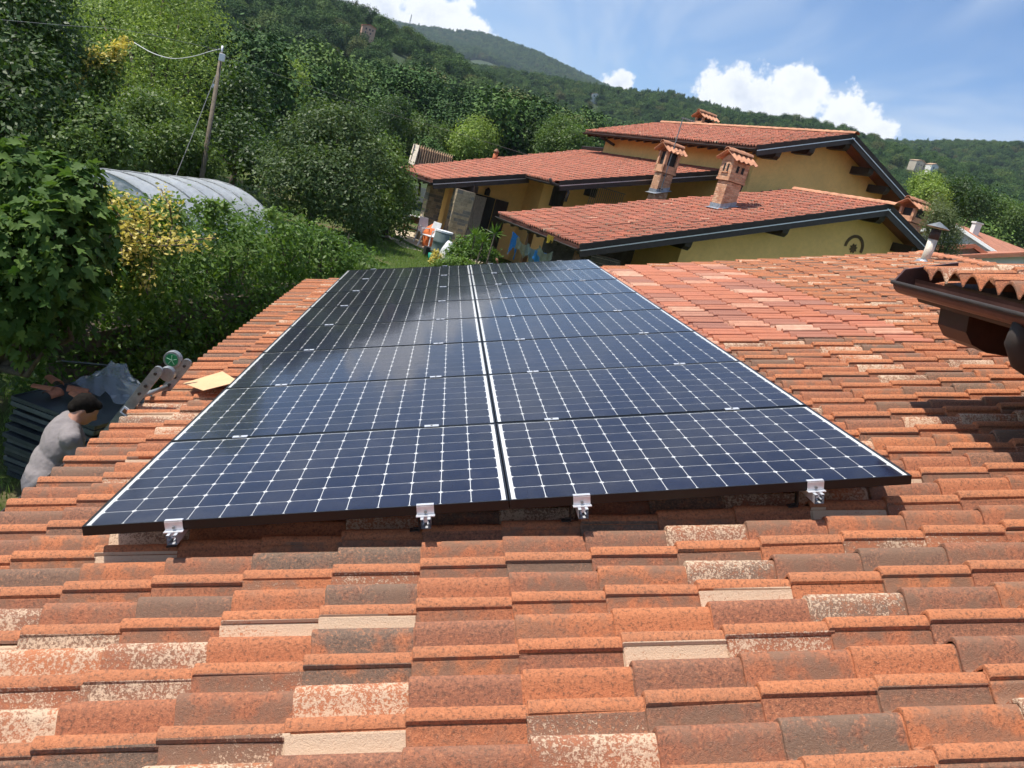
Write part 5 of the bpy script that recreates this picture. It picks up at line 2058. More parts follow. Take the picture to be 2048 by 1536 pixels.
def cable(name, label, pts, r, mat='wire'):
    P = [at(*q) for q in pts]
    out = []
    for i in range(len(P) - 1):
        for q in range(8):
            f = q / 8
            p0, p1, p2, p3 = P[max(i - 1, 0)], P[i], P[i + 1], P[min(i + 2, len(P) - 1)]
            out.append(0.5 * ((2 * p1) + (-p0 + p2) * f + (2 * p0 - 5 * p1 + 4 * p2 - p3) * f * f + (-p0 + 3 * p1 - 3 * p2 + p3) * f ** 3))
    out.append(P[-1])
    b = MB(); b.tube(out, r, 5)
    tag(b.build(name, M[mat], smooth=True), label, 'cable')


cable('overhead_cable', 'pale sagging cable hanging from the pole into the feathery tree', [(440, 98, 25), (420, 103, 25.2), (385, 113, 25.5), (345, 117, 26), (305, 106, 26.5), (268, 85, 27)], 0.013, 'white paint')
cable('overhead_cable', 'thin cable running right from the pole towards the yellow house', [(446, 112, 25), (600, 165, 27), (760, 222, 29), (900, 262, 31), (1090, 320, 33)], 0.004)
cable('overhead_cable', 'thin dark cable crossing the dark tree at the far left', [(440, 100, 25), (260, 62, 22), (120, 50, 19.4), (-60, 34, 17)], 0.005)

# ================================================================== yard on the left: man, ladder, stack
class Blob(MB):
    """overlapping rounded forms that a remesh fuses into one continuous surface"""
    def ell(self, c, r, axes=None, n=12):
        c = Vector(c)
        ax = axes or (Vector((1, 0, 0)), Vector((0, 1, 0)), Vector((0, 0, 1)))
        V = []
        for i in range(1, n):
            p = math.pi * i / n
            for j in range(2 * n):
                t = math.pi * j / n
                V.append(c + ax[0] * r[0] * math.sin(p) * math.cos(t) + ax[1] * r[1] * math.sin(p) * math.sin(t) + ax[2] * r[2] * math.cos(p))
        F = [(i * 2 * n + j, i * 2 * n + (j + 1) % (2 * n), (i + 1) * 2 * n + (j + 1) % (2 * n), (i + 1) * 2 * n + j) for i in range(n - 2) for j in range(2 * n)]
        F += [tuple(range(2 * n)), tuple(reversed(range((n - 2) * 2 * n, (n - 1) * 2 * n)))]
        return self.add(V, F)

    def limb(self, pts, rs, n=14):
        self.tube(pts, rs, n)
        for p, r in zip(pts, rs):
            self.ell(p, (r, r, r), n=8)
        return self

    def fuse(self, name, mat, parent, voxel=0.012, smooth=6, folds=0.0):
        o = self.build(name, mat, parent, smooth=True)
        m_ = o.modifiers.new('fuse', 'REMESH')
        m_.mode = 'VOXEL'
        m_.voxel_size = voxel
        m_.use_smooth_shade = True
        s_ = o.modifiers.new('smooth', 'SMOOTH')
        s_.factor = 0.5
        s_.iterations = smooth
        if folds:
            tx = bpy.data.textures.new(name + ' folds', 'CLOUDS')
            tx.noise_scale = 0.045
            d_ = o.modifiers.new('folds', 'DISPLACE')
            d_.texture = tx
            d_.texture_coords = 'GLOBAL'
            d_.strength = folds
            d_.mid_level = 0.5
        return o


def man():
    f = Vector((0.90, 0.44, 0)).normalized()
    l = Vector((-f.y, f.x, 0)); r = -l
    H = at(84, 962, 6.15)
    W_ = at(98, 922, 6.2)
    Cc = at(122, 878, 6.25)
    Nk = at(146, 846, 6.3)
    Hd = at(170, 818, 6.36)
    g = gz(H.x, H.y)
    t = thing('person', 'man in a grey T-shirt and grey trousers bending forward below the eave', 'person', Matrix.Translation((H.x, H.y, g)))
    spine = (Nk - H).normalized()
    fr = f.cross(l).cross(l)
    front = (f - spine * f.dot(spine)).normalized()
    tor = (l, front, spine)                            # across, out of the chest, along the spine
    sR, sL = Nk + r * 0.20 - spine * 0.06, Nk + l * 0.185 - spine * 0.05
    eR, eL = sR + f * 0.13 - HZ * 0.25 + r * 0.03, sL + f * 0.12 - HZ * 0.26
    wR, wL = eR + f * 0.19 - HZ * 0.16 + l * 0.06, eL + f * 0.18 - HZ * 0.16 + r * 0.05
    hR, hL = H + r * 0.09 - HZ * 0.06, H + l * 0.09 - HZ * 0.06
    kR, kL = Vector((hR.x, hR.y, g + 0.48)) + f * 0.03, Vector((hL.x, hL.y, g + 0.48)) + f * 0.06
    aR, aL = Vector((hR.x, hR.y, g + 0.08)) - f * 0.02, Vector((hL.x, hL.y, g + 0.08)) + f * 0.02
    look = (f * 0.80 - HZ * 0.58 + r * 0.10).normalized()
    side = look.cross(HZ).normalized()                  # his right
    up = side.cross(look).normalized()
    hax = (side, look, up)
    b = Blob()
    b.ell(H, (0.15, 0.11, 0.13), tor); b.ell(W_, (0.13, 0.095, 0.15), tor); b.ell(Cc, (0.155, 0.105, 0.18), tor)
    b.limb([Nk - spine * 0.05, Hd - up * 0.03 - look * 0.02], [0.062, 0.055])
    b.ell(Hd, (0.076, 0.098, 0.105), hax); b.ell(Hd + look * 0.045 - up * 0.055, (0.055, 0.058, 0.06), hax)     # skull, jaw
    b.ell(Hd + look * 0.10 - up * 0.012, (0.014, 0.022, 0.026), hax)                                             # nose
    b.ell(Hd + look * 0.088 - up * 0.06, (0.026, 0.014, 0.012), hax)                                             # mouth
    for s in (-1, 1):
        b.ell(Hd + side * s * 0.078 - look * 0.012 - up * 0.012, (0.012, 0.02, 0.033), hax)                      # ears
    for s, e, w in ((sR, eR, wR), (sL, eL, wL)):
        b.limb([Nk - spine * 0.06, s, s.lerp(e, 0.5), e, e.lerp(w, 0.35), w], [0.05, 0.055, 0.05, 0.042, 0.042, 0.03])
        dr = (w - e).normalized(); sd = dr.cross(HZ).normalized()
        b.ell(w + dr * 0.055, (0.042, 0.05, 0.018), (sd, dr, sd.cross(dr)))
        for q, ln in zip((-0.032, -0.011, 0.011, 0.031), (0.065, 0.082, 0.078, 0.058)):
            p0 = w + dr * 0.09 + sd * q
            b.limb([p0, p0 + dr * ln * 0.5 - HZ * 0.008, p0 + dr * ln * 0.85 - HZ * 0.03], [0.0105, 0.010, 0.009], 8)
        b.limb([w + dr * 0.03 - sd * 0.04, w + dr * 0.06 - sd * 0.065, w + dr * 0.09 - sd * 0.062], [0.013, 0.012, 0.010], 8)
    for h, k_, a in ((hR, kR, aR), (hL, kL, aL)):
        b.limb([h, h.lerp(k_, 0.5), k_, k_.lerp(a, 0.35), a], [0.085, 0.072, 0.055, 0.055, 0.04])
        b.limb([a, a + f * 0.14 - HZ * 0.045], [0.04, 0.03])
    b.fuse('body', M['skin'], t, 0.009, 4)
    # T-shirt with short sleeves
    b = Blob()
    b.ell(H + spine * 0.05, (0.185, 0.140, 0.14), tor); b.ell(W_, (0.160, 0.125, 0.17), tor); b.ell(Cc, (0.180, 0.130, 0.20), tor); b.ell(Nk - spine * 0.06, (0.15, 0.085, 0.07), tor)
    for s, e in ((sR, eR), (sL, eL)):
        b.limb([Cc + (Nk - Cc) * 0.6, s, s.lerp(e, 0.35), s.lerp(e, 0.62)], [0.085, 0.078, 0.068, 0.072])
    b.fuse('t_shirt', M['grey shirt'], t, 0.009, 7, 0.011)
    b = Blob()
    b.ell(H - spine * 0.01, (0.176, 0.135, 0.13), tor)
    for h, k_, a in ((hR, kR, aR), (hL, kL, aL)):
        b.limb([h, h.lerp(k_, 0.5), k_, k_.lerp(a, 0.5), a + HZ * 0.02], [0.108, 0.095, 0.080, 0.074, 0.07])
    b.fuse('trousers', M['grey trousers'], t, 0.012, 5, 0.025)
    b = Blob()
    b.ell(Hd + up * 0.026 - look * 0.022, (0.085, 0.098, 0.096), hax)
    b.ell(Hd - up * 0.03 - look * 0.062, (0.066, 0.05, 0.06), hax)
    b.ell(Hd + up * 0.085 + look * 0.03, (0.055, 0.055, 0.03), hax)
    b.fuse('hair', M['dark hair'], t, 0.008, 3, 0.012)
    for a in (aR, aL):
        b = MB(); b.tube([a - f * 0.06 - HZ * 0.035, a - HZ * 0.02, a + f * 0.1 - HZ * 0.04, a + f * 0.2 - HZ * 0.055], [0.045, 0.055, 0.045, 0.025], 10); b.build('shoe', M['shoe'], t, smooth=True)


man()


def ladder():
    P1 = at(316, 742, 5.45); P2 = at(349, 720, 5.85)
    P2 = Vector((P1.x + 0.07, P1.y + 0.40, P2.z))
    lean = Vector((math.sin(rad(26)), 0, math.cos(rad(26))))
    t = thing('ladder', 'weathered aluminium ladder leaning on the eave with a green wheel hub', 'ladder', Matrix.Translation(P1 - lean * 2.35))
    sec = Vector((0, 1, 0)).cross(lean).normalized()
    for P, nm in ((P1, 'stile'), (P2, 'stile')):
        b = MB()
        bot = P - lean * ((P.z + 2.2) / lean.z)
        b.bar(bot, P, 0.028, 0.066, sec)
        # rounded head
        arc = [P + sec * 0.033 * math.cos(a) + lean * 0.033 * math.sin(a) - Vector((0, 0.0138, 0)) for a in np.linspace(0, math.pi, 10)]
        b.prism(arc, (0, 0.0276, 0))
        st = b.build(nm, M['dull aluminium'], t)
        for q in (0.02, 0.13, 0.20):
            b = MB(); c = P - lean * q - Vector((0, 0.015, 0)); b.tube([c, c - Vector((0, 0.012, 0))], 0.011, 6); b.build('bolt', M['dark metal'], st)
    b = MB(); c = P1 - lean * 0.36 - Vector((0, 0.017, 0)); b.box(c, (0.05, 0.006, 0.055), Matrix.Rotation(rad(26), 3, 'Y')); b.build('label_plate', M['white plastic'], t)
    b = MB(); b.box(c - Vector((0, 0.004, 0)), (0.030, 0.004, 0.030), Matrix.Rotation(rad(26), 3, 'Y')); b.build('label_print', M['brown wood'], t)
    # wheel at the head of the far stile
    c = at(348, 717, (P2 - CAM_C).dot(RF))
    c = Vector((c.x, P2.y, c.z))
    ax = Vector((0, 1, 0))
    vd = (CAM_C - c).normalized()
    b = MB(); b.bar(P2 - lean * 0.1, c, 0.026, 0.07, sec); b.build('head_arm', M['dull aluminium'], t)
    b = MB(); b.tube([c - ax * 0.032, c + ax * 0.022], 0.062, 24); wh = b.build('wheel', M['dull aluminium'], t, smooth=False, bevel=0.004)
    b = MB(); b.tube([c - ax * 0.036, c - ax * 0.032], 0.045, 20); b.build('hub', M['green plastic'], wh)
    b = MB()
    for i in range(5):
        a = i * 1.256 + 0.4
        d = Vector((math.cos(a), 0, math.sin(a)))
        b.bar(c - ax * 0.038, c - ax * 0.038 + d * 0.036, 0.003, 0.007, Vector((0, 1, 0)))
    b.build('hub_mark', M['pale green mark'], wh)
    b = MB(); c2 = P1 + Vector((0.04, 0.06, -0.03)); b.tube([c2, c2 + ax * 0.05], 0.05, 20); b.build('pulley', M['dull aluminium'], t, bevel=0.004)
    for q in np.arange(0.25, 2.2, 0.28):
        a, b_ = P1 - lean * q, P2 - lean * (q + (P2.z - P1.z) / lean.z)
        b = MB(); b.tube([a, b_], 0.016, 8); b.build('rung', M['dull aluminium'], t, smooth=True)


ladder()


def stack():
    g = gz(-1.9, 4.7)
    near = at(192, 848, 7.5); left = at(28, 826, 7.7); right = at(248, 795, 8.3)
    zt = near.z
    e1 = Vector((left.x - near.x, left.y - near.y, 0)).normalized(); L1 = (left - near).length
    e2 = Vector((-e1.y, e1.x, 0))
    if e2.dot(Vector((right.x - near.x, right.y - near.y, 0))) < 0:
        e2 = -e2
    L2_ = 1.25
    n = 17
    h = (zt - g) / n
    simple('old panel', (0.045, 0.055, 0.062), 0.4, 0.4, 3, 0.0, metallic=0.2)
    simple('old panel pale', (0.085, 0.10, 0.105), 0.45, 0.3, 3, 0.0, metallic=0.2)
    od = ['', 'second', 'third', 'fourth', 'fifth', 'sixth', 'seventh', 'eighth']
    names = ['topmost'] + [q + ' from the top' for q in od[1:]] + ['middle one of seventeen'] + [q + ' from the ground' for q in reversed(od[1:])] + ['lowest']
    rg = random.Random(4)
    for i in range(n):
        z = zt - h * (i + 0.5)
        c = Vector((near.x, near.y, z)) + e1 * (L1 / 2 + rg.uniform(-.03, .03)) + e2 * (L2_ / 2 + rg.uniform(-.05, .05))
        a = rg.uniform(-.03, .03)
        rt = Matrix((e1, e2, HZ)).transposed() @ Matrix.Rotation(a, 3, 'Z')
        t = thing('dark_sheet', 'dark weathered sheet in the stack behind the man, %s' % names[i], 'panel', Matrix.Translation(Vector((c.x, c.y, z - h / 2))), 'stacked dark sheets in the yard')
        b = MB(); b.box(c, (L1, L2_, h * 0.55), rt); b.build('sheet', M['old panel'], t)
        b = MB()
        for s in (-1, 1):
            b.box(c + rt @ Vector((0, s * (L2_ / 2), 0)), (L1 + 0.01, 0.02, h * 0.8), rt)
            b.box(c + rt @ Vector((s * (L1 / 2), 0, 0)), (0.02, L2_ - 0.03, h * 0.8), rt)
        b.build('edge_frame', M['old panel pale'] if i % 2 else M['old panel'], t)
    top = zt
    o0 = Vector((near.x, near.y, top))
    # broken tiles and film lying on it
    rg = random.Random(9)
    for i in range(6):
        c = o0 + e1 * (0.52 + 0.045 * i + rg.uniform(-.05, .05)) + e2 * (0.28 + rg.uniform(-.1, .12)) + HZ * (0.04 + 0.018 * (i % 3))
        o = bpy.data.objects.new('broken_tile', BROKEN if False else cap_me)
        COL.objects.link(o)
        o.matrix_world = Matrix.Translation(c) @ Matrix.Rotation(rg.uniform(0, 6.28), 4, 'Z') @ Matrix.Rotation(rg.uniform(-.35, .35), 4, 'X') @ Matrix.Scale(0.42, 4)
        tag(o, 'broken brown roof tile on the stacked sheets, %s of the heap' % ('rightmost', 'second from the right', 'third from the right', 'third from the left', 'second from the left', 'leftmost')[i], 'roof tile', 'broken tiles on the stack')
    b = MB()
    rg = random.Random(12)
    nx = 12
    V = []
    for i in range(nx):
        for j in range(nx):
            V.append(o0 + e1 * (0.15 + 0.62 * i / (nx - 1)) + e2 * (0.55 + 0.5 * j / (nx - 1)) + HZ * (0.03 + 0.30 * math.exp(-((i - 6) ** 2 + (j - 6) ** 2) / 14) + rg.uniform(-.035, .05)))
    b.add(V, [(i * nx + j, i * nx + j + 1, (i + 1) * nx + j + 1, (i + 1) * nx + j) for i in range(nx - 1) for j in range(nx - 1)])
    tag(b.build('plastic_film', M['clear film']), 'crumpled clear plastic film on the stacked sheets', 'plastic film')
    c = at(170, 770, 8.6)
    b = MB(); b.box(Vector((c.x, c.y, top + 0.14)), (0.55, 0.42, 0.012), Matrix.Rotation(0.5, 3, 'Z') @ Matrix.Rotation(-0.35, 3, 'X'))
    tag(b.build('grey_board', M['old panel pale']), 'grey board propped behind the film on the stack', 'board')
    b = MB(); b.bar(at(28, 950, 6.9), at(54, 898, 7.2), 0.06, 0.012)
    o = b.build('metal_strip', M['dull aluminium'])
    for v in o.data.vertices:
        v.co.z = gz(v.co.x, v.co.y) + 0.02 + (0.012 if v.index % 4 > 1 else 0)
    tag(o, 'narrow grey metal strip lying on the ground left of the man', 'metal strip')


stack()

# ================================================================== things round the yellow house
def box_thing(name, label, cat, x, y, D, size, mat, rz=0.0, lift=None, bevel=0.01, group=None):
    c = at(x, y, D)
    z = gz(c.x, c.y) if lift is None else lift
    b = MB(); b.box((c.x, c.y, z + size[2] / 2), size, Matrix.Rotation(rz, 3, 'Z'))
    return tag(b.build(name, M[mat], bevel=bevel), label, cat, group)


TZ = -1.09                                             # terrace level
# wooden table with a white cover
c = at(824, 473, 30.5); c.z = TZ
t = thing('wooden_table', 'small brown wooden table with a white sheet at the porch corner', 'table', Matrix.Translation(c))
b = MB(); b.box(c + HZ * 0.72, (0.75, 0.55, 0.05), rot); b.box(c + HZ * 0.60, (0.66, 0.46, 0.12), rot); b.build('table_top', M['brown wood'], t)
for sx in (-1, 1):
    for sy in (-1, 1):
        b = MB(); b.box(c + HE * sx * 0.32 + HA * sy * 0.22 + HZ * 0.35, (0.05, 0.05, 0.70), rot); b.build('leg', M['brown wood'], t)
b = MB(); b.box(c + HZ * 0.30, (0.6, 0.4, 0.04), rot); b.build('lower_shelf', M['brown wood'], t)
b = MB()
V = []
for i in range(9):
    for j in range(6):
        e_ = 0.12 if i in (0, 8) else 0
        V.append(c + HE * (-0.5 + 0.9 * i / 8) + HA * (-0.3 + 0.5 * j / 5) + HZ * (0.78 - (0.25 if i == 0 else 0.08 if i == 1 else 0) + random.uniform(-.015, .03)))
b.add(V, [(i * 6 + j, i * 6 + j + 1, (i + 1) * 6 + j + 1, (i + 1) * 6 + j) for i in range(8) for j in range(5)])
tag(b.build('white_sheet', M['white plastic'], smooth=True), 'white plastic sheet draped over the wooden table', 'sheet')


def garden_chair(x, D, label, mat, rz):
    c = at(x, 480, D); c.z = TZ
    t = thing('garden_chair', label, 'chair', Matrix.Translation(c), 'plastic garden chairs on the porch')
    rz = Matrix.Rotation(rz, 3, 'Z')
    q = lambda x_, y_, z_: c + rz @ Vector((x_, y_, z_))
    b = MB(); b.box(q(0, 0, 0.42), (0.42, 0.42, 0.03), rz); b.build('seat', M[mat], t, bevel=0.01)
    b = MB(); b.prism([q(-.2, .19, .43), q(.2, .19, .43), q(.17, .30, .92), q(-.17, .30, .92)], rz @ Vector((0, .02, 0))); b.build('backrest', M[mat], t, bevel=0.008)
    for sx in (-1, 1):
        for sy in (-1, 1):
            b = MB(); b.tube([q(sx * .18, sy * .18, .42), q(sx * .23, sy * .24, 0)], 0.022, 6); b.build('leg', M[mat], t)
        b = MB(); b.tube([q(sx * .22, .22, .64), q(sx * .23, -.2, .62), q(sx * .22, -.21, .42)], 0.02, 6); b.build('armrest', M[mat], t)


garden_chair(846, 29.0, 'white plastic garden chair left of the stone pier', 'white plastic', 0.5)
garden_chair(857, 28.2, 'pale garden chair nearest the stone pier', 'white plastic', -0.6)


def sack(x, y, D, label, mat, w, h, seed, name='sack', cat='sack'):
    rng = np.random.default_rng(seed)
    c = at(x, y, D); z0 = TZ if D > 25 else gz(c.x, c.y)
    n, m_ = 14, 9
    V = []
    for i in range(m_ + 1):
        f = i / m_
        r = w / 2 * (1.0 if f < 0.6 else 1.0 - 0.75 * ((f - 0.6) / 0.4) ** 1.4) * (0.85 + 0.15 * min(1, f * 6))
        for j in range(n):
            a = 2 * math.pi * j / n
            rr = r * (1 + 0.10 * math.sin(3 * a + f * 4 + seed) + rng.normal() * 0.035)
            V.append((c.x + rr * math.cos(a) + 0.06 * math.sin(f * 3), c.y + rr * 0.8 * math.sin(a), z0 + h * f))
    b = MB(); b.add(V, [(i * n + j, i * n + (j + 1) % n, (i + 1) * n + (j + 1) % n, (i + 1) * n + j) for i in range(m_) for j in range(n)] + [tuple(range(m_ * n, m_ * n + n))])
    tag(b.build(name, M[mat], smooth=True), label, cat)


sack(867, 470, 28.6, 'bright orange sack behind the garden chairs', 'orange plastic', 0.75, 0.85, 2)
sack(892, 510, 24.2, 'bulging white sack in front of the dark barrel', 'white plastic', 0.46, 0.78, 3)
# barrel
c = at(880, 500, 25.2); z0 = gz(c.x, c.y)
t = thing('barrel', 'dark grey-green plastic barrel behind the white sack', 'barrel', Matrix.Translation(Vector((c.x, c.y, z0))))
b = MB(); b.tube([(c.x, c.y, z0 + z) for z in (0, .04, .25, .27, .30, .55, .57, .60, .85, .90)], [.24, .265, .285, .30, .285, .285, .30, .285, .27, .24], 18); b.build('drum', M['barrel plastic'], t, smooth=True)
b = MB(); b.tube([(c.x, c.y, z0 + .88), (c.x, c.y, z0 + .93)], .275, 18); b.build('lid', M['white plastic'], t)
box_thing('crate', 'black plastic crate beside the barrel on the terrace edge', 'crate', 856, 513, 25.6, (0.32, 0.28, 0.3), 'black plastic', 0.3)
c = at(862, 522, 24.6); z0 = gz(c.x, c.y)
b = MB(); b.tube([(c.x, c.y, z0), (c.x, c.y, z0 + .24)], [.10, .14], 14); tag(b.build('flower_pot', M['teal plastic'], smooth=True), 'teal plastic flower pot beside the black crate', 'pot')
b = MB(); p = at(833, 455, 31.0); b.tube([Vector((p.x, p.y, TZ)), Vector((p.x + .15, p.y, 0.9))], 0.025, 6); tag(b.build('leaning_stick', M['pole wood']), 'thin wooden stick leaning on the left stone pier', 'stick')
b = MB(); p = at(889, 478, 27.3); b.prism([Vector((p.x - .1, p.y, TZ)), Vector((p.x + .12, p.y, TZ)), Vector((p.x + .12, p.y, TZ + .55)), Vector((p.x - .1, p.y, TZ + .55))], (0, .03, 0))
tag(b.build('pale_board', simple('pale wood', (0.55, 0.42, 0.22), 0.8, 0.2, 8)), 'pale wooden board leaning at the foot of the right stone pier', 'board')

# under the eave of the front wing: posts, hung cloths, hammocks
EZ = 0.60


def porch_post(e, a, label):
    p = Vector((w2.A.x, w2.A.y, 0)) + HE * e + HA * a
    z = w2.A.z + e * math.tan(w2.sl) - 0.2
    b = MB(); b.bar(Vector((p.x, p.y, -1.3)), Vector((p.x, p.y, z)), 0.14, 0.14, HE)
    b.build('porch_post', M['brown wood'], yh)


porch_post(0.45, 4.2, '')
porch_post(0.45, 0.9, '')


def hanging(name, label, cat, quads, mat, D, seed, sag=0.0, grp=None):
    """cloth between two upper points, hanging down in folds"""
    rg = random.Random(seed)
    (x0, y0), (x1, y1), drop = quads
    n, m_ = 14, 7
    a, c = at(x0, y0, D), at(x1, y1, D + 0.5)
    V = []
    for i in range(n + 1):
        f = i / n
        top = a.lerp(c, f) - HZ * (sag * 4 * f * (1 - f))
        dl = drop * (0.75 + 0.25 * math.sin(f * 7 + seed))
        for j in range(m_ + 1):
            g = j / m_
            V.append(top - HZ * dl * g - HA * (0.05 * math.sin(f * 16 + seed + g) * g) + HE * rg.uniform(-.012, .012))
    b = MB(); b.add(V, [(i * (m_ + 1) + j, i * (m_ + 1) + j + 1, (i + 1) * (m_ + 1) + j + 1, (i + 1) * (m_ + 1) + j) for i in range(n) for j in range(m_)])
    tag(b.build(name, M[mat], smooth=True), label, cat, grp)


hanging('blue_tarp', 'bright blue tarp hanging under the eave of the front wing', 'tarp', ((1026, 462), (1040, 476), 0.62), 'blue tarp', 21.6, 1)
hanging('blue_cloth', 'blue cloth below the olive canvas on the right', 'cloth', ((1070, 500), (1096, 508), 0.42), 'blue tarp', 20.4, 5)
hanging('canvas', 'olive green canvas draped beside the blue tarp, leftmost', 'canvas', ((1036, 470), (1060, 488), 0.36), 'green canvas', 20.9, 2, 0.12, 'olive canvases under the eave')
hanging('canvas', 'olive green canvas sagging in the middle under the eave', 'canvas', ((1056, 484), (1082, 492), 0.46), 'green canvas', 20.5, 3, 0.14, 'olive canvases under the eave')
hanging('canvas', 'olive green canvas at the right under the eave', 'canvas', ((1080, 490), (1106, 502), 0.44), 'green canvas', 20.2, 4, 0.14, 'olive canvases under the eave')
hanging('yellow_cloth', 'small yellow cloth hanging below the eave tiles', 'cloth', ((1096, 468), (1108, 474), 0.22), 'yellow cloth', 20.6, 6)
for i, (x, lab) in enumerate(((1024, 'dark slatted folding stand under the blue tarp, left one'), (1052, 'dark slatted folding stand under the olive canvas, right one'))):
    a = at(x, 500, 21.0 - i * .5)
    t = thing('folding_stand', lab, 'stand', Matrix.Translation(Vector((a.x, a.y, gz(a.x, a.y)))), 'folding stands under the eave')
    z0 = gz(a.x, a.y)
    for s in (-1, 1):
        b = MB(); b.bar(Vector((a.x - s * .3, a.y, z0)), Vector((a.x + s * .3, a.y, z0 + 1.0)), 0.05, 0.04); b.build('leg', M['brown wood'], t)
        b = MB(); b.bar(Vector((a.x - s * .3, a.y + .4, z0)), Vector((a.x + s * .3, a.y + .4, z0 + 1.0)), 0.05, 0.04); b.build('leg', M['brown wood'], t)
    b = MB(); b.bar(Vector((a.x - .3, a.y, z0 + 1.0)), Vector((a.x - .3, a.y + .4, z0 + 1.0)), .04, .04); b.bar(Vector((a.x + .3, a.y, z0 + 1.0)), Vector((a.x + .3, a.y + .4, z0 + 1.0)), .04, .04); b.build('crossbar', M['brown wood'], t)
c = at(1205, 516, 21.5)
masonry(Vector((c.x, c.y, -1.2)), 0.9, 0.4, c.z + 1.25, [M['dark stone']], parent=yh, seed=7)
for i in range(3):
    c = at(1005 + i * 9, 517 + i, 21.5)
    box_thing('timber_board', 'pale timber board in the pile by the yellow corner, %s' % ('left', 'middle', 'right')[i], 'board', 1003 + i * 10, 512, 21.6, (0.5, 0.12, 0.10 + 0.07 * i), 'pale wood', 0.4 + 0.2 * i, lift=None if i == 0 else -1.12 + .0 * i, group='timber by the corner')

# ================================================================== other buildings
def gable_house(name, label, p, yaw, w, d, hw, rise, wall, roof, over=0.3, windows=(), chim=False, verge_mat='white paint'):
    verge_mat = roof if name in ('low_house', 'hill_house') else verge_mat
    """p: centre of the foot; ridge along local y"""
    ex, ey = Vector((math.cos(yaw), math.sin(yaw), 0)), Vector((-math.sin(yaw), math.cos(yaw), 0))
    t = thing(name, label, 'house', Matrix.Translation(p))
    b = MB()
    q = lambda x, y, z: p + ex * x + ey * y + HZ * z
    b.prism([q(-w / 2, -d / 2, -2), q(w / 2, -d / 2, -2), q(w / 2, -d / 2, hw), q(0, -d / 2, hw + rise), q(-w / 2, -d / 2, hw)], ey * d); b.build('wall', M[wall], t)
    rf = None
    for s in (-1, 1):
        b = MB()
        k_ = rise / (w / 2)
        x1 = s * (w / 2 + over)
        z1 = hw - over * k_
        b.prism([q(0, -d / 2 - over, hw + rise + .02), q(x1, -d / 2 - over, z1 + .02), q(x1, -d / 2 - over, z1 + .2), q(0, -d / 2 - over, hw + rise + .2)], ey * (d + 2 * over))
        o = b.build('roof_slope', M[roof], t)
        rf = rf or o
        b = MB(); b.bar(q(0, -d / 2 - over - .03, hw + rise + .08), q(x1, -d / 2 - over - .03, z1 + .08), 0.06, 0.16 if name != 'hill_house' else 0.05 * w); b.build('verge_board', M[verge_mat], t)
    for (x, z, ww, hh) in windows:
        b = MB(); b.box(q(x, -d / 2 - 0.02, z), (ww, 0.06, hh), Matrix.Rotation(yaw, 3, 'Z')); b.build('window', M['window glass'], t)
    if chim:
        c = q(w * 0.18, 0.0, hw + rise * 0.62)
        b = MB(); b.box(c + HZ * 0.5, (0.5, 0.5, 1.3), Matrix.Rotation(yaw, 3, 'Z')); b.box(c + HZ * 1.2, (0.65, 0.65, 0.1), Matrix.Rotation(yaw, 3, 'Z')); b.build('chimney', M['white wall'], rf)
    return t


# terracotta-roofed white house at the right edge
def by_apex(name, label, x, y, D, yaw, w, d, hw, rise, wall, roof, over, windows=()):
    ap = at(x, y, D)
    ey = Vector((-math.sin(yaw), math.cos(yaw), 0))
    return gable_house(name, label, ap + ey * (d / 2 + over) - HZ * (hw + rise + 0.2), yaw, w, d, hw, rise, wall, roof, over, windows)


by_apex('white_house', 'white house with wide terracotta roof at the right edge', 1911, 446, 46, rad(-66), 11.0, 14.0, 3.2, 1.9, 'white wall', 'far roof', 0.45, [(-1.5, 2.0, 1.0, 1.2), (1.8, 2.0, 1.0, 1.2)])
b = MB(); c = at(1949, 462, 45.5); b.box(c, (0.36, 0.36, 0.9)); b.box(c + HZ * 0.45, (0.46, 0.46, 0.08)); tag(b.build('roof_chimney', M['white wall']), 'white chimney on the terracotta roof at the right edge', 'chimney')
by_apex('low_house', 'small terracotta-roofed porch with grey gable in front of the white house', 1951, 488, 38, rad(-20), 2.4, 5.0, 1.6, 0.42, 'grey concrete', 'far roof', 0.3)
by_apex('low_house', 'terracotta-roofed annex cut by the right edge of the picture', 2075, 503, 36, rad(-20), 5.0, 6.0, 1.6, 0.85, 'white wall', 'far roof', 0.35)

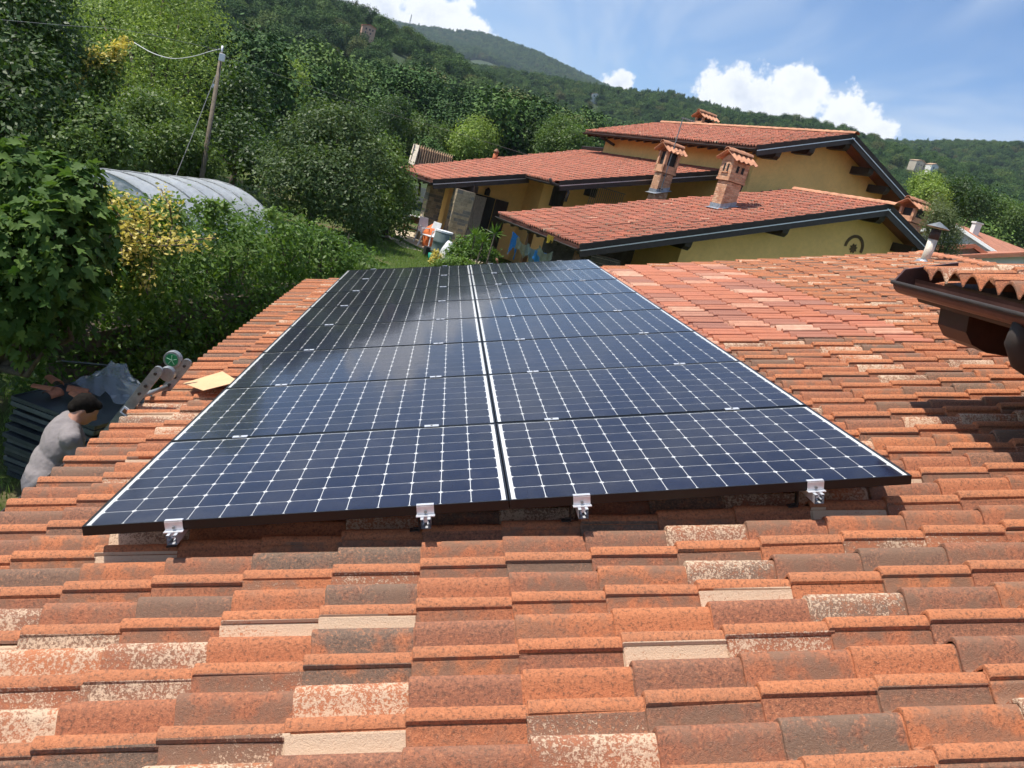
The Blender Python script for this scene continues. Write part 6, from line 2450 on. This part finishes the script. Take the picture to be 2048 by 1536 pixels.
# old barn behind the rear wing
def barn():
    a, c, d, e = at(822, 326, 47), at(829, 288, 47), at(905, 312, 52), at(868, 330, 50)
    t = thing('old_barn', 'old stone barn with ribbed brown tile roof behind the rear wing', 'barn', Matrix.Translation(Vector((a.x, a.y, -1))))
    up = (c - a); al = Vector((d.x - c.x, d.y - c.y, 0))
    b = MB()
    n = 17
    V = []
    for i in range(n * 4 + 1):
        f = i / (n * 4)
        bz = 0.10 * math.cos(2 * math.pi * i / 4)
        for g in (0.0, 1.0):
            V.append(c + al * f - up * (1 - g) * 1.3 + Vector((0, -0.05, 0)) - Vector((0, 1.6, 0)) * (1 - g) + Vector((0, -bz, bz)))
    b.add(V, [(2 * i, 2 * i + 1, 2 * i + 3, 2 * i + 2) for i in range(n * 4)])
    b.build('roof', simple('old pantile', (0.40, 0.26, 0.16), 0.9, 0.5, 2.5, 0.01, 20), t)
    b = MB(); w = a + Vector((0, 0, -3))
    b.prism([a - up * 0.3 + Vector((-.1, -1.9, 0)), c + Vector((-.05, 0, 0.0)), c + Vector((-.05, 2, -1.0)), Vector((a.x, a.y + 2, -1.5)), Vector((a.x - .1, a.y - 1.9, -1.5))], (0.35, 0, 0)); b.build('gable_wall', M['pale stone wall'], t)
    b = MB(); q = c + al; b.prism([Vector((a.x + .3, a.y - 1.4, -1.5)), Vector((q.x, q.y - 1.4, -1.5)), Vector((q.x, q.y - 1.4, a.z - 1.2)), Vector((a.x + .3, a.y - 1.4, a.z - 1.2))], (0, .4, 0)); b.build('wall', M['pale stone wall'], t)


barn()

# houses on the hillside
def far_house(x, y, wpx, label, w, d, h, rise, wall, roof, yaw, dz=0.0, windows=()):
    p = hill_hit(x, y)
    s = wpx * (p - CAM_C).length / FPX / w             # real size from the width seen and the distance
    return gable_house('hill_house', label, Vector((p.x, p.y, p.z + dz * s + 1.2)), yaw, w * s, d * s, h * s, rise * s, wall, roof, 0.3 * s, [tuple(q * s for q in ww) for ww in windows])


far_house(733, 76, 24, 'pinkish farmhouse high on the wooded hillside', 9, 6, 5.0, 1.2, 'pink wall', 'far roof', 0.3, 1.0, [(-2, 3.5, 0.9, 1.2), (0.5, 3.5, .9, 1.2), (2.6, 3.5, .9, 1.2), (-2, 1.2, .9, 1.2), (1.5, 1.2, .9, 1.2)])
far_house(1187, 202, 15, 'small white villa on the ridge left of the upper roof', 6.5, 5, 4, 1.2, 'white wall', 'old pantile', 0.2, 0.5, [(-1.5, 2.6, .9, 1.1), (1.2, 2.6, .9, 1.1)])
far_house(920, 246, 20, 'white gabled house with red roof in the valley woods', 3.2, 5, 2.6, 1.7, 'white wall', 'far roof', -0.9, 1.2, [(0, 2.0, .6, .8)])
far_house(1832, 338, 32, 'long stone farmhouse in the clearing above the right valley', 16, 7, 4, 2.0, 'pale stone wall', 'old pantile', 0.5, 1.0, [(-4, 2, 1, 1.2), (0, 2, 1, 1.2), (4, 2, 1, 1.2)])
far_house(1860, 344, 15, 'small pale house right of the long stone farmhouse', 7, 7, 4, 1.6, 'white wall', 'old pantile', 0.2, 0.5, [(-1, 2, 1, 1.2)])
far_house(722, 90, 14, 'low reddish house below the pinkish farmhouse', 7, 4, 1.2, 1.0, 'pink wall', 'far roof', 0.2, -0.5)
far_house(420, 150, 14, 'reddish house half hidden behind the feathery tree', 6, 6, 4.0, 1.6, 'pink wall', 'far roof', 0.1, 1.0)
# pale tower and spire among the trees
p = at(597, 235, 58)
t = thing('pale_tower', 'pale weathered stone tower rising among the valley trees', 'tower', Matrix.Translation(Vector((p.x, p.y, -1))))
b = MB(); b.box((p.x, p.y, (p.z - 1.5) / 2 - .3), (1.1, 1.1, p.z + 0.9)); b.build('base', M['pale stone wall'], t)
b = MB(); b.tube([(p.x, p.y, p.z), (p.x, p.y, p.z + 0.9), (p.x + .05, p.y, p.z + 1.4), (p.x, p.y, p.z + 2.1)], [0.42, 0.28, 0.16, 0.1], 8); b.build('pinnacle', M['pale stone wall'], t)
p = at(643, 208, 70)
t = thing('spire', 'thin pale spire right of the tower among the trees', 'tower', Matrix.Translation(Vector((p.x, p.y, -1))))
b = MB(); b.box((p.x, p.y, p.z / 2 - .5), (0.7, 0.7, p.z + 1)); b.build('shaft', M['pale stone wall'], t)
b = MB(); b.tube([(p.x, p.y, p.z), (p.x, p.y, p.z + 1.3)], [0.45, 0.02], 6); b.build('tip', M['pale stone wall'], t)
# transmitter mast on the mountain
d = pix_dir(819, 49); az = math.atan2(d.x, d.y)
p = Vector((CAM_C.x + 1590 * math.sin(az), CAM_C.y + 1590 * math.cos(az), float(mount_z(1590, az))))
b = MB()
for sx in (-1, 1):
    for sy in (-1, 1):
        b.bar(p + Vector((sx * 1.4, sy * 1.4, 0)), p + Vector((sx * .4, sy * .4, 26)), 0.45, 0.45)
for i in range(6):
    w_ = 1.4 - i * 0.17
    z = i * 4.3 + 2
    b.bar(p + Vector((-w_, 0, z)), p + Vector((w_, 0, z + 2)), .35, .35)
    b.bar(p + Vector((w_, 0, z)), p + Vector((-w_, 0, z + 2)), .35, .35)
tag(b.build('transmitter_mast', M['wire']), 'thin lattice transmitter mast on the far mountain ridge', 'mast')


# vineyard rows on the hillside
def vineyard():
    rng = np.random.default_rng(77)
    pts = [hill_hit(x, y) for x, y in ((772, 112), (800, 104), (850, 103), (898, 112), (860, 120), (800, 122))]
    V, F = [], []
    cx = sum(p.x for p in pts) / 6; cy = sum(p.y for p in pts) / 6
    P, N = [], []
    for row in range(9):
        for q in range(90):
            x = cx - 34 + 68 * q / 90
            y = cy - 26 + row * 6.5 + rng.normal() * 0.4
            rr = math.hypot(x - CAM_C.x, y - CAM_C.y); az = math.atan2(x - CAM_C.x, y - CAM_C.y)
            z = float(hill_z(rr, az))
            for s in range(4):
                P.append((x + rng.normal() * .3, y + rng.normal() * .3, z + rng.uniform(.3, 2.0)))
                N.append(rng.normal(size=3) + np.array((0, -.4, .8)))
    V, F = leaf_blades(np.array(P), np.array(N), 0.9, rng, 0.8)
    o = np_mesh('vineyard', V, F, M['bright leaf'], attrs={'tint': np.repeat(rng.uniform(0, 1, len(P)), 4)})
    tag(o, 'rows of vines on the terraced hillside clearing', 'vineyard', kind='stuff')


vineyard()

# ================================================================== haze
b = MB()
b.box((0, 770, 140), (2400, 2200, 296))
o = b.build('haze', None)
mt, k = new_mat('haze')
pv_ = k.new('ShaderNodeVolumePrincipled')
pv_.inputs['Color'].default_value = (0.70, 0.84, 1.0, 1)
pv_.inputs['Density'].default_value = 0.00017
pv_.inputs['Anisotropy'].default_value = 0.25
k.out(None, pv_.outputs[0])
o.data.materials.append(mt)
tag(o, 'thin bluish summer haze over the valley', 'haze', kind='stuff')
